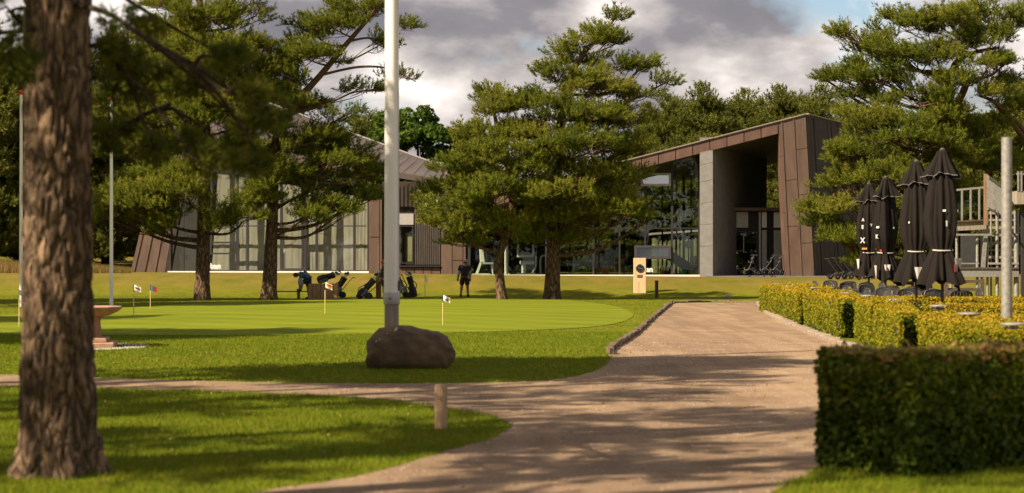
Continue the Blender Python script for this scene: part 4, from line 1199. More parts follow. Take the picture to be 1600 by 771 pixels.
# leafy tree behind the flagpole
def leafy(name, label, base, trunk, masses, seed, size, n_per, leaf, tone=.5, group=None):
    r = np.random.default_rng(seed); rd = random.Random(seed)
    t = thing(name, label, 'tree', tuple(base), 0, group)
    mb = MB(); trunk_mesh(mb, trunk[0], trunk[1], 12, seed, .05, .4)
    Ps, Ns, Ts = [], [], []
    for (c, rr) in masses:
        c = np.array(c); rr = np.array(rr)
        for _ in range(max(5, int(rr[0] * rr[2] * 5))):
            d = unit(r.normal(size=3)); pc = c + d * rr * r.uniform(.5, 1)
            R = r.uniform(.45, .9); N = n_per
            q = unit(r.normal(size=(N, 3))) * (r.uniform(.3, 1, (N, 1)) ** .5)
            Ps.append(pc + q * R * np.array([1, 1, .7])); Ns.append(unit(q + np.array([0, 0, .6])))
            Ts.append(np.clip(tone + r.uniform(-.15, .15) + r.normal(0, .1, N), 0, 1))
        a = trunk[0][len(trunk[0]) // 2 + 1 if len(trunk[0]) > 2 else -1]
        mb.tube(smooth_line([Vector(a), Vector(a).lerp(Vector(c), .5) + Vector((0, 0, .3)), Vector(c)], 4), list(np.linspace(.12, .04, 9)), 6, False)
    mb.build('trunk', MATS['bark_back'], t, smooth=True)
    V, Fc, T = leaves(np.concatenate(Ps), np.concatenate(Ns), size, np.concatenate(Ts), r)
    mesh_np('crown', V, Fc, MATS[leaf], t, T)
    return t
d = 128; s = d / F
bx = Wp(655, 420, d); bx.z = gz(bx.x, d)
leafy('leafy_tree', 'round dark green leafy tree behind the flagpole and sloping roof', bx,
      ([Vector((bx.x, d, bx.z - .2)), Vector((bx.x + .1, d, bx.z + 3)), Vector((bx.x, d, bx.z + 6))], [.4, .32, .2]),
      [(tuple(Wp(x, y, d) + Vector((0, dy, 0))), (rx * s, rx * s * .8, ry * s)) for x, y, rx, ry, dy in
       [(650, 190, 38, 26, 0), (690, 195, 34, 24, 0), (615, 205, 30, 22, 0), (665, 225, 48, 30, -1.5), (705, 235, 36, 26, -1), (620, 235, 34, 26, -1), (650, 270, 60, 30, 0), (720, 270, 34, 28, 0), (590, 225, 22, 20, 1)]],
      41, .19, 105, 'leaves_oak', .5)

# undergrowth that closes the view under the wood
def undergrowth():
    r = np.random.default_rng(51); Ps, Ns, Ts = [], [], []
    def strip(x0, x1, d, h, n):
        for _ in range(n):
            px = r.uniform(x0, x1); dd = d + r.uniform(-3, 3)
            x = (px - 800) / F * dd; zg = gz(x, dd); N = 60
            c = np.array([x, dd, zg + r.uniform(.1, h)])
            q = unit(r.normal(size=(N, 3))) * (r.uniform(.2, 1, (N, 1)) ** .5)
            Ps.append(c + q * np.array([.9, .9, .6])); Ns.append(unit(q + np.array([0, 0, .5]))); Ts.append(np.clip(.4 + r.uniform(-.2, .2) + r.normal(0, .12, N), 0, 1))
    strip(-300, 240, 132, 3.0, 200); strip(-350, 1950, 165, 4.5, 500); strip(1290, 1900, 126, 2.5, 160); strip(740, 1230, 131, 1.8, 120)
    V, Fc, T = leaves(np.concatenate(Ps), np.concatenate(Ns), .24, np.concatenate(Ts), r)
    o = mesh_np('undergrowth', V, Fc, MATS['leaves_oak'], None, T)
    o['kind'] = 'stuff'; tag(o, 'dark leafy undergrowth along the edge of the wood', 'undergrowth')
undergrowth()
def wood_behind():
    r = np.random.default_rng(52); Ps, Ns, Ts = [], [], []
    for _ in range(520):
        a = r.uniform(math.radians(200), math.radians(340)); rad = r.uniform(46, 66)
        c = np.array([math.cos(a) * rad, math.sin(a) * rad, r.uniform(0, 1) ** .8 * 13 + .3]); N = 50
        q = unit(r.normal(size=(N, 3))) * (r.uniform(.2, 1, (N, 1)) ** .5)
        Ps.append(c + q * np.array([1.6, 1.6, 1.2])); Ns.append(unit(q + np.array([0, 0, .5]))); Ts.append(np.clip(.4 + r.uniform(-.2, .2) + r.normal(0, .12, N), 0, 1))
    V, Fc, T = leaves(np.concatenate(Ps), np.concatenate(Ns), .42, np.concatenate(Ts), r)
    o = mesh_np('wood_edge', V, Fc, MATS['needles_back'], None, T)
    o['kind'] = 'stuff'; tag(o, 'edge of the wood behind the viewpoint, mirrored in the windows', 'wood')
wood_behind()

# ------------------------------------------------------------------ hedges
def hedge(label, plan, h, dens, size, mats, seed, tone=.55, shade_edges=(), rough=.05, group=None, top_tone=None):
    """plan: ground polygon (counter-clockwise or not); leaves all over sides and top of a dark twiggy core"""
    r = np.random.default_rng(seed)
    P = [np.array([p[0], p[1]]) for p in plan]; n = len(P)
    cen = sum(P) / n
    t = thing('hedge', label, 'hedge', (cen[0], cen[1], 0), 0, group)
    inner = []
    for p in P:
        v = p - cen; inner.append(p - v / max(1e-6, np.linalg.norm(v)) * .13)
    MB().prism([(p[0], p[1], 0.0) for p in inner], (0, 0, h - .07)).build('twig_core', MATS['hedge_core'], t)
    area = sum(P[i][0] * P[(i + 1) % n][1] - P[(i + 1) % n][0] * P[i][1] for i in range(n)) / 2
    sgn = 1 if area > 0 else -1
    groups = {}
    for i in range(n):
        a, b = P[i], P[(i + 1) % n]; L = np.linalg.norm(b - a)
        nr = np.array([(b - a)[1], -(b - a)[0]]) / L * sgn
        N = int(L * h * dens)
        u = r.uniform(-.02, 1.02, N); v = r.uniform(0, 1, N) ** .9
        bul = rough * vnoise(u * L * 2.2, v * h * 3.1, seed + i)
        dep = r.uniform(-.07, .03, N) + bul - .04 * (v > .93)
        pos = np.stack([a[0] + (b - a)[0] * u + nr[0] * dep, a[1] + (b - a)[1] * u + nr[1] * dep, .02 + v * h * .985], 1)
        nn = np.tile(np.array([nr[0], nr[1], .35]), (N, 1))
        k = 1 if i in shade_edges else 0
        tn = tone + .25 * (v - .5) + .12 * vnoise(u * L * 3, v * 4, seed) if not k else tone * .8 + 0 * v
        groups.setdefault(k, []).append((pos, nn, tn))
    x0, y0 = np.min(P, 0); x1, y1 = np.max(P, 0)
    N = int((x1 - x0) * (y1 - y0) * dens)
    X = r.uniform(x0, x1, N); Y = r.uniform(y0, y1, N)
    ins = in_poly(X, Y, [tuple(p) for p in P]); X, Y = X[ins], Y[ins]
    Z = h + rough * .8 * vnoise(X * 2, Y * 2, seed) + r.uniform(-.06, .04, len(X)) + (r.uniform(0, 1, len(X)) > .97) * r.uniform(0, .08, len(X))
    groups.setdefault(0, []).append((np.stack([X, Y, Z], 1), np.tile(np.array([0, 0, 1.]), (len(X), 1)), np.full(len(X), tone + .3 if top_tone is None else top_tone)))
    for k, gl in groups.items():
        pos = np.concatenate([g[0] for g in gl]); nn = np.concatenate([g[1] for g in gl]); tn = np.concatenate([g[2] for g in gl])
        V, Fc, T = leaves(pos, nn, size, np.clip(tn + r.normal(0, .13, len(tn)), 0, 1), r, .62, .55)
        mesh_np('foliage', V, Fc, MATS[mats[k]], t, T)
    return t
def PD(px, d): return ((px - 800) / F * d, d)
HM = ('leaves_hedge', 'leaves_hedge_shade')
GH = 'clipped yellow hedges beside the drive'
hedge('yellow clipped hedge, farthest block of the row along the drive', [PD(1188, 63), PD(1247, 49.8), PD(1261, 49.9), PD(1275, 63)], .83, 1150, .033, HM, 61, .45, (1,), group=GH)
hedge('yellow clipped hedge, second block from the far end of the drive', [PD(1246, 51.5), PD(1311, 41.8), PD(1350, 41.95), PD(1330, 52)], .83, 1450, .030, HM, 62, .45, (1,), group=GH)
hedge('yellow clipped hedge, block with shaded end coloured darker green before the parasols', [PD(1332, 42.6), PD(1404, 31.4), PD(1440, 31.5), PD(1410, 43)], .82, 2000, .027, HM, 63, .42, (1,), group=GH)
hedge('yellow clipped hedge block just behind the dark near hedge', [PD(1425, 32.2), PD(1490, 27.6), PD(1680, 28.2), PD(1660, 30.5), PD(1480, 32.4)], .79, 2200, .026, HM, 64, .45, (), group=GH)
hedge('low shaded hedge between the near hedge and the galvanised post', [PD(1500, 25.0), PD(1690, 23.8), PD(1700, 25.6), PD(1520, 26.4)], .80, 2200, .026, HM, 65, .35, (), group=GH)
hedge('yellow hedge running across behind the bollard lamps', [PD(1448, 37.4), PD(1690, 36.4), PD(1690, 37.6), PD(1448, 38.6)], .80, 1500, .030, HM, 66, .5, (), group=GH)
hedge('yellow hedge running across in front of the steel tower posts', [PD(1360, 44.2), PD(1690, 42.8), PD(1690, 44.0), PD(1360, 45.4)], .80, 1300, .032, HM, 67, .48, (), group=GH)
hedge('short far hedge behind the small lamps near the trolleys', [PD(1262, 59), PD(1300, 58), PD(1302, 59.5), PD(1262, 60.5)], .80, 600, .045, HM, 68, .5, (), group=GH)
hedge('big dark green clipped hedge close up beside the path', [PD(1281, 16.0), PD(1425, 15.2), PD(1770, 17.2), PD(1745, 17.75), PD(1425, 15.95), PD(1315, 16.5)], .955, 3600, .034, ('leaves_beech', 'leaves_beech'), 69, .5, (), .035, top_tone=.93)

# ------------------------------------------------------------------ grass that stands up from the lawn
def grass():
    r = np.random.default_rng(81)
    def field(N, y0, y1, x0, x1, L, W, skip_green=True):
        # even on the ground
        d0, d1 = gd(y1), gd(y0)
        d = np.sqrt(r.uniform(d0 ** 2, d1 ** 2, N)); px = r.uniform(x0, x1, N)
        X = (px - 800) / F * d
        ok = ~in_poly(X + .09 * vnoise(X * 5, d * 4, 2), d + .16 * vnoise(X * 4, d * 3, 7), path_xy)
        # near the edge of the path the grass grows over
        if skip_green: ok &= ~in_poly(X + r.normal(0, .12, N), d + r.normal(0, .5, N), green_xy)
        X, d = X[ok], d[ok]; n = len(X)
        patch = vnoise(X * .7, d * .5, 1) * .5 + vnoise(X * 2.3, d * 1.9, 4) * .5
        Ls = L * r.uniform(.5, 1.3, n) * (1 + .35 * patch)
        a = r.uniform(0, 6.283, n); lean = r.uniform(.1, .9, n)
        B = np.stack([X, d, ground_z(X, d) + .0], 1)
        D = unit(np.stack([np.cos(a) * lean, np.sin(a) * lean, np.ones(n)], 1))
        S = np.stack([-np.sin(a + 1), np.cos(a + 1), np.zeros(n)], 1) * (W * r.uniform(.7, 1.3, n))[:, None]
        V = np.stack([B - S, B + S, B + D * Ls[:, None]], 1).reshape(-1, 3)
        return V, np.repeat(np.clip(.45 + .22 * patch + r.normal(0, .13, n), 0, 1), 3)
    parts = [field(190000, 598, 790, -60, 1660, .050, .0045), field(120000, 520, 602, -60, 1000, .040, .008), field(60000, 463, 525, -60, 1060, .032, .011)]
    V = np.concatenate([p[0] for p in parts]); T = np.concatenate([p[1] for p in parts])
    o = mesh_np('grass', V, np.arange(len(V)).reshape(-1, 3), MATS['grass_blade'], None, T)
    o['kind'] = 'stuff'; tag(o, 'short mown grass of the lawns', 'grass')
    # tall dry grass by the wood at the far left
    n = 26000; d = r.uniform(95, 112, n); px = r.uniform(-80, 204, n); X = (px - 800) / F * d
    B = np.stack([X, d, ground_z(X, d)], 1); a = r.uniform(0, 6.283, n); lean = r.uniform(.05, .4, n)
    D = unit(np.stack([np.cos(a) * lean, np.sin(a) * lean, np.ones(n)], 1)); L = r.uniform(.25, .65, n) * np.interp(px, [-80, 130, 204], [1.3, .9, .5])
    S = np.stack([-np.sin(a), np.cos(a), np.zeros(n)], 1) * .012
    V = np.stack([B - S, B + S, B + D * L[:, None]], 1).reshape(-1, 3)
    o = mesh_np('tall_grass', V, np.arange(len(V)).reshape(-1, 3), MATS['dry_grass'], None, np.repeat(r.uniform(0, 1, n) * np.interp(px, [-80, 140, 204], [1, .8, .2]), 3))
    o['kind'] = 'stuff'; tag(o, 'tall dry grass in front of the dark wood', 'grass')
    # fallen needles, small leaves and daisies on the lawn and path edge
    n = 2600; d = np.sqrt(r.uniform(13.5 ** 2, 36 ** 2, n)); px = r.uniform(0, 1500, n); X = (px - 800) / F * d
    P = np.stack([X, d, np.full(n, .035)], 1); onp = in_poly(X, d, path_xy); P[onp, 2] = .014
    keep = ~onp | (r.uniform(0, 1, n) < .35); P = P[keep]; n = len(P)
    V, Fc, T = leaves(P, np.tile(np.array([0, 0, 1.]), (n, 1)), .020, r.uniform(.2, 1, n), r, .5, 1.6)
    o = mesh_np('leaf_litter', V, Fc, MATS['dry_grass'], None, T)
    o['kind'] = 'stuff'; tag(o, 'scattered dry leaves and needles on the lawn', 'leaf litter')
    # loose stones on the path
    n = 9000; d = np.sqrt(r.uniform(13.5 ** 2, 42 ** 2, n)); px = r.uniform(300, 1320, n); X = (px - 800) / F * d
    ok = in_poly(X, d, path_xy); X, d = X[ok], d[ok]; n = len(X)
    s = r.uniform(.004, .013, n)[:, None]
    C = np.stack([X, d, np.full(n, .008)], 1)
    tet = np.array([[1, 0, 0], [-.5, .87, 0], [-.5, -.87, 0], [0, 0, .9]])
    ang = r.uniform(0, 6.283, n); ca, sa = np.cos(ang), np.sin(ang)
    Rt = np.stack([tet[None, :, 0] * ca[:, None] - tet[None, :, 1] * sa[:, None], tet[None, :, 0] * sa[:, None] + tet[None, :, 1] * ca[:, None], np.tile(tet[:, 2], (n, 1))], 2)
    V = (C[:, None, :] + Rt * s[:, :, None]).reshape(-1, 3)
    i = np.arange(n)[:, None] * 4
    Fc = np.concatenate([i + [0, 1, 3], i + [1, 2, 3], i + [2, 0, 3]], 0)
    o = mesh_np('pebbles', V, Fc, MATS['pebble'])
    o['kind'] = 'stuff'; tag(o, 'small loose stones on the gravel path', 'stones')
grass()

# ------------------------------------------------------------------ poles, boulder, posts on the lawn
def flagpole():
    b = Gp(612, 572); d = b.y; s = d / F
    t = thing('flagpole', 'thick white flagpole rising behind the boulder', 'flagpole', tuple(b))
    zc0, zc1 = Wp(0, 476, d).z, Wp(0, 457, d).z
    MB().lathe([(.118, -.1), (.116, zc0)], (b.x, d, 0), 28).build('lower_stem', MATS['timber_grey'], t, smooth=True)
    MB().lathe([(.129, zc0), (.134, zc0 + .01), (.134, zc1 - .01), (.129, zc1)], (b.x, d, 0), 28).build('collar', MATS['frame_light'], t, smooth=True)
    MB().lathe([(.124, zc1 - .005), (.118, 2.6), (.108, 5.9), (.07, 11.0), (.05, 12.0)], (b.x, d, 0), 28).build('mast', MATS['pole_white'], t, smooth=True)
    MB().tube([(b.x + .125, d - .06, 1.35), (b.x + .120, d - .06, 3.0), (b.x + .110, d - .05, 6.0), (b.x + .07, d - .03, 11.5)], .007, 6).build('halyard', MATS['frame_light'], t)
    MB().box((b.x + .125, d - .06, 1.30), (.03, .03, .16)).build('cleat', MATS['steel_dark'], t)
    MB().ball((b.x, d, 12.05), (.09, .09, .06)).build('finial', MATS['red'], t, smooth=True)
    p = Wp(609.5, 467, d - .14)
    MB().lathe([(.012, 0), (.016, .01), (.016, .02)], p, 10, Matrix.Rotation(math.radians(90), 3, 'X')).build('bolt', MATS['rubber'], t)
flagpole()
for px, pb, pt_, lab in ((174, 478, 152, 'thin white flagpole with red knob by the stone basin'), (33, 480, 143, 'thin white flagpole with red knob beside the huge trunk')):
    b = Gp(px, pb); d = b.y; zt = Wp(0, pt_, d).z
    t = thing('thin_flagpole', lab, 'flagpole', tuple(b), 0, 'thin flagpoles at the edge of the green')
    MB().lathe([(.075, -.1), (.070, 1.0), (.050, zt - .12)], (b.x, d, 0), 14).build('mast', MATS['pole_white'], t, smooth=True)
    MB().lathe([(.05, zt - .12), (.09, zt - .08), (.10, zt - .03), (.06, zt + .03), (.01, zt + .05)], (b.x, d, 0), 14).build('knob', MATS['red'], t, smooth=True)

def boulder():
    d = 30.35; s = d / F; c = Wp(641, 580, d); c.z = 0
    t = thing('boulder', 'big dark brown boulder lying at the foot of the flagpole', 'boulder', tuple(c))
    m, n = 44, 80; V = []
    # outline of the stone: (x, bottom, top) along its length, in photograph pixels
    xs = [-69, -66, -60, -50, -35, -15, 5, 25, 45, 58, 66, 69]
    top = [30, 43, 54, 62, 67.5, 68, 66, 62, 57, 50, 40, 28]
    bot = [14, 3, -3, -4, -4, -4, -4, -4, -3, 0, 8, 20]
    for i in range(m):
        u = i / (m - 1); x = -69 * math.cos(u * math.pi)
        tp, bt = np.interp(x, xs, top), np.interp(x, xs, bot)
        ry = 34 * (max(0, 1 - (x / 69.5) ** 2)) ** .42
        for k in range(n):
            a = 2 * math.pi * k / n; ca, sa = math.cos(a), math.sin(a)
            e = 2.5
            cc = math.copysign(abs(ca) ** (2 / e), ca); ss = math.copysign(abs(sa) ** (2 / e), sa)
            z = (tp + bt) / 2 + (tp - bt) / 2 * ss
            y = ry * cc
            f = 1 + .05 * float(vnoise(np.array(x * .06 + 3), np.array(z * .07 + y * .05), 3)) - .03 * abs(float(vnoise(np.array(x * .09 + z * .06), np.array(y * .08 - z * .05), 6))) ** .5 + .014 * float(vnoise(np.array(x * .25), np.array(z * .22 + y * .2), 8))
            V.append((c.x + x * s * f, c.y + y * s * f, (z if z < 20 else 20 + (z - 20) * f) * s))
    Fq = [(i * n + k, i * n + (k + 1) % n, (i + 1) * n + (k + 1) % n, (i + 1) * n + k) for i in range(m - 1) for k in range(n)]
    o = mesh_np('stone', V, Fq, MATS['rock'], t, smooth=True)
    for px, py, r in ((593, 531, .028), (588, 534, .022), (617, 515, .05), (606, 521, .014)):
        p = Wp(px, py, d - .30)
        # nearest point of the stone
        q = min(V, key=lambda v: (v[0] - p.x) ** 2 + (v[2] - p.z) ** 2 + .05 * (v[1] - p.y) ** 2)
        nn = (Vector(q) - Vector((c.x, c.y, .3))).normalized()
        R = nn.to_track_quat('Z', 'Y').to_matrix()
        MB().lathe([(r * .9, 0), (r, .004), (r * .7, .008)], Vector(q) + nn * .0, 9, R).build('lichen_spot', MATS['lichen'], t)
    return t
boulder()

def near_post():
    b = Gp(689, 671); d = b.y
    t = thing('wooden_post', 'short square wooden post at the corner of the near lawn', 'post', tuple(b), math.radians(-24), None, True)
    MB().box((0, 0, .16), (.10, .10, .56)).build('stem', MATS['post_wood'], t, bevel=.006)
    MB().box((0, 0, .445), (.092, .092, .02)).build('top', MATS['post_wood'], t, bevel=.004)
near_post()
b = Gp(1026, 466)
t = thing('small_post', 'small dark post on the lawn beside the clock stand', 'post', tuple(b), .3, None, True)
MB().box((0, 0, .33), (.12, .12, .80)).build('stem', MATS['timber_dark'], t, bevel=.01)
MB().prism([(-.065, -.065, .731), (.065, -.065, .731), (.065, .065, .731), (-.065, .065, .731)], (0, 0, .03)).build('cap', MATS['timber_dark'], t)

b = Gp(1137, 465.2)
t = thing('pale_stone', 'small pale stone lying on the grass past the end of the drive', 'stone', tuple(b), 0, None, True)
mb = MB(); mb.ball((0, 0, .04), (.17, .11, .085), 12, 8); mb.v = [(x * (1 + .15 * math.sin(y * 30 + z * 20)), y, z * (1 + .12 * math.sin(x * 25))) for x, y, z in mb.v]
mb.build('stone', MATS['gravel_light'], t, smooth=True)
def basin():
    b = Gp(134, 543); d = b.y; s = d / F
    t = thing('stone_basin', 'reddish sandstone basin on a fluted pedestal behind the huge trunk', 'basin', tuple(b), math.radians(8), None, True)
    MB().box((0, 0, .04), (1.16, 1.16, .14)).build('base_slab', MATS['sandstone'], t, bevel=.02)
    MB().box((0, 0, .15), (.86, .86, .08)).build('step', MATS['sandstone'], t, bevel=.015)
    mb = MB(); n = 48; prof = [(.34, .18), (.31, .22), (.30, .30), (.28, .52), (.30, .56), (.33, .60)]
    vs = []
    for r, z in prof:
        for k in range(n):
            a = 2 * math.pi * k / n; f = 1 - .10 * abs(math.sin(a * 6)) ** .6 * (1 if .2 < z < .58 else .2)
            vs.append((r * f * math.cos(a), r * f * math.sin(a), z))
    mb.add(vs, [(i * n + k, i * n + (k + 1) % n, (i + 1) * n + (k + 1) % n, (i + 1) * n + k) for i in range(len(prof) - 1) for k in range(n)])
    mb.build('pedestal', MATS['sandstone'], t)
    MB().lathe([(.30, .60), (.46, .63), (.60, .69), (.685, .75), (.70, .785), (.69, .80), (.62, .80), (.52, .755), (.2, .72), (.01, .715)], (0, 0, 0), 40).build('bowl', MATS['sandstone'], t, smooth=True)
    # patch of gravel round it
    r = np.random.default_rng(9); N = 1600
    a = r.uniform(0, 6.283, N); q = r.uniform(.4, 1, N) ** .5
    X = b.x + .2 + np.cos(a) * q * 1.0; Y = b.y + np.sin(a) * q * 1.3
    C = np.stack([X, Y, np.zeros(N) + .012], 1); S = r.uniform(.012, .03, (N, 1, 1))
    tet = np.array([[1, 0, -.2], [-.5, .87, -.2], [-.5, -.87, -.2], [0, 0, .9]])
    V = (C[:, None, :] + tet[None] * S * r.uniform(.7, 1.3, (N, 4, 1))).reshape(-1, 3); i = np.arange(N)[:, None] * 4
    o = mesh_np('gravel_patch', V, np.concatenate([i + [0, 1, 3], i + [1, 2, 3], i + [2, 0, 3]], 0), MATS['gravel_light'])
    o['kind'] = 'stuff'; tag(o, 'pale gravel patch round the stone basin', 'gravel')
basin()

# putting flags
def put_flag(px, pyb, pyt, lab, cols, lean=0.0):
    b = Gp(px, pyb); d = b.y; s = d / F
    b.z = gz(b.x, b.y)
    h = (pyb - pyt) * s
    t = thing('putting_flag', lab, 'flag', tuple(b), 0, 'small flags on the putting green', True)
    MB().tube([(0, 0, -.05), (lean * .7, 0, h * .75)], .014, 8).build('cane', MATS['cane'], t)
    MB().tube([(lean * .7, 0, h * .75), (lean, 0, h)], .010, 8).build('dark_tip', MATS['black_plastic'], t)
    fw, fh = 10.5 * s if px != 664 else 4 * s, 11 * s
    nx, nz = 8, 6; V = []
    for j in range(nz + 1):
        for i in range(nx + 1):
            u, v = i / nx, j / nz
            V.append((lean + .012 + u * fw, -.02 * math.sin(u * 5), h - .01 - v * fh * .75 - u * fh * .42))
    V = np.array(V); V2 = V + np.array([0, .004, 0])
    def fq(lo, hi): return [(j * (nx + 1) + i, j * (nx + 1) + i + 1, (j + 1) * (nx + 1) + i + 1, (j + 1) * (nx + 1) + i) for j in range(lo, hi) for i in range(nx)]
    ORG[t.name] = Vector((0, 0, 0))
    cloth = mesh_np('cloth', V, fq(0, nz), MATS['white_paint'], t)
    for (lo, hi, c, u0, u1) in cols:
        sub = [(j * (nx + 1) + i, j * (nx + 1) + i + 1, (j + 1) * (nx + 1) + i + 1, (j + 1) * (nx + 1) + i) for j in range(lo, hi) for i in range(u0, u1)]
        mesh_np('printed_stripe', V - np.array([0, .003, 0]), sub, MATS[c], cloth)
put_flag(209, 496, 446, 'white putting flag with a dark stripe near the stone basin', [(2, 3, 'blue', 1, 7), (3, 4, 'red', 1, 7)])
put_flag(235, 484, 446, 'putting flag with dark and red cloth behind the striped one', [(0, 6, 'cloth_blue', 0, 4), (0, 6, 'red_ball', 4, 8)])
put_flag(508, 496, 445, 'putting flag with red and yellow stripes before the wooden box', [(1, 3, 'red', 1, 8), (3, 5, 'yellow', 1, 8)], -.0)
put_flag(692, 511, 463, 'white putting flag with orange and blue mark before the walking golfer', [(1, 3, 'orange', 4, 8), (3, 5, 'blue', 2, 6)])
put_flag(664, 468, 431, 'narrow white putting flag hanging beside the black golf bag', [])
put_flag(30, 512, 453, 'putting flag with dark cloth at the edge by the huge trunk', [(0, 6, 'cloth_blue', 0, 8)])

# clock stand
def clock_stand():
    d = 88.2; s = d / F
    base = Wp(999.5, 459.3, d); base.z = gz(base.x, d)
    t = thing('clock_stand', 'pale wooden stand with a round black clock before the gym', 'clock', tuple(base), 0, None, True)
    H = (459.3 - 405) * s; W = 19 * s
    MB().box((0, 0, H / 2 - .1), (W, .22, H + .2)).build('body', MATS['birch'], t, bevel=.008)
    MB().box((-.03, 0, H + .03), (.12, .12, .10)).build('top_bracket', MATS['black_plastic'], t)
    MB().box((-.05, -.113, .1), (.012, .006, H * .5)).build('joint', MATS['timber_brown'], t)
    cz = H - 16 * s; R = 6.3 * s
    RX = Matrix.Rotation(math.radians(90), 3, 'X')
    dial = MB().lathe([(R, 0), (R, .03), (R * .93, .04), (R * .9, .03)], (0, -.11, cz), 28, RX).build('dial', MATS['black_gloss'], t, smooth=True)
    for k in range(12):
        a = k * math.pi / 6
        MB().box((math.sin(a) * R * .76, -.146, cz + math.cos(a) * R * .76), (.012, .006, .030), Matrix.Rotation(a, 3, 'Y')).build('hour_mark', MATS['frame_light'], dial)
    for a, L, w in ((math.radians(105), R * .62, .018), (math.radians(285), R * .45, .022)):
        MB().bar((0, -.148, cz), (math.sin(a) * L, -.148, cz + math.cos(a) * L), w, .006).build('hand', MATS['white_paint'], dial)
    pl = MB().box((.0, -.115, H - 28.5 * s), (8 * s, .012, 4 * s)).build('name_plate', MATS['black_gloss'], t)
    for k in range(6):
        MB().box((-.085 + k * .034, -.123, H - 28.5 * s), (.018, .004, .045)).build('plate_mark', MATS['frame_light'], pl)
clock_stand()

# ------------------------------------------------------------------ bench, box and people by the green
def bench():
    d = 80.8; b = Gp(462, 468.2)
    t = thing('wooden_bench', 'low plank bench by the pine where a golfer bends down', 'bench', tuple(b), 0, None, True)
    s = d / F
    for k in range(3):
        MB().box((-.35, -.14 + k * .14, .335), (1.75, .125, .045)).build('plank', MATS['timber_brown'], t, bevel=.006)
    for x in (-.95, .12):
        MB().box((x, 0, .13), (.10, .34, .36)).build('leg', MATS['timber_brown'], t, bevel=.006)
bench()
def wood_box():
    b = Gp(505.5, 469.2)
    t = thing('wooden_box', 'brown planked wooden box beside the bench with golf bags on it', 'box', tuple(b), 0, None, True)
    w, h, dp = 1.19, .68, .62
    n = 7
    for k in range(n):
        x = -w / 2 + (k + .5) * w / n
        MB().box((x, -dp / 2 + random.uniform(-.006, .006), h / 2 - .05), (w / n - .012, .03, h + .1)).build('plank', MATS['timber_brown'], t)
        MB().box((x, dp / 2, h / 2 - .05), (w / n - .012, .03, h + .1)).build('plank', MATS['timber_brown'], t)
    for sx in (-1, 1):
        MB().box((sx * (w / 2 - .012), 0, h / 2 - .05), (.024, dp - .04, h + .096)).build('side_panel', MATS['timber_brown'], t)
    MB().box((0, 0, h - .03), (w - .06, dp - .05, .03)).build('lid', MATS['timber_brown'], t)
wood_box()
for px, y0, y1, w, lab in ((591.5, 427, 468.5, 8, 'square wooden post beside the golfer in the red cap'), (572, 444, 468.5, 4.5, 'reddish wooden post in front of the leaning golf bag')):
    b = Gp(px, y1 - .6); s = b.y / F
    t = thing('bag_rack_post', lab, 'post', tuple(b), 0, None, True)
    MB().box((0, 0, (y1 - y0) * s / 2 - .05), (w * s, w * s, (y1 - y0) * s + .1)).build('stem', MATS['timber_brown'], t, bevel=.01)
    MB().box((0, -.0, (y1 - y0) * s - .06), (w * s + .03, w * s + .03, .03)).build('band', MATS['timber_dark'], t)

def skinned(name, joints, edges, mat, parent, root, lv=2):
    names = list(joints); idx = {k: i for i, k in enumerate(names)}
    me = bpy.data.meshes.new(name)
    me.from_pydata([joints[k][0] for k in names], [(idx[a], idx[b]) for a, b in edges], [])
    me.materials.append(mat)
    o = bpy.data.objects.new(name, me); put(o, parent)
    K = 1.28
    md = o.modifiers.new('Skin', 'SKIN'); md.use_smooth_shade = True
    for i, k in enumerate(names):
        r = joints[k][1]; r = r if hasattr(r, '__len__') else (r, r)
        me.skin_vertices[0].data[i].radius = (r[0] * K, r[1] * K)
        me.skin_vertices[0].data[i].use_root = (k == root)
    sd = o.modifiers.new('Sub', 'SUBSURF'); sd.levels = lv; sd.render_levels = lv
    return o
def lerp3(a, b, t): return tuple(a[i] + (b[i] - a[i]) * t for i in range(3))

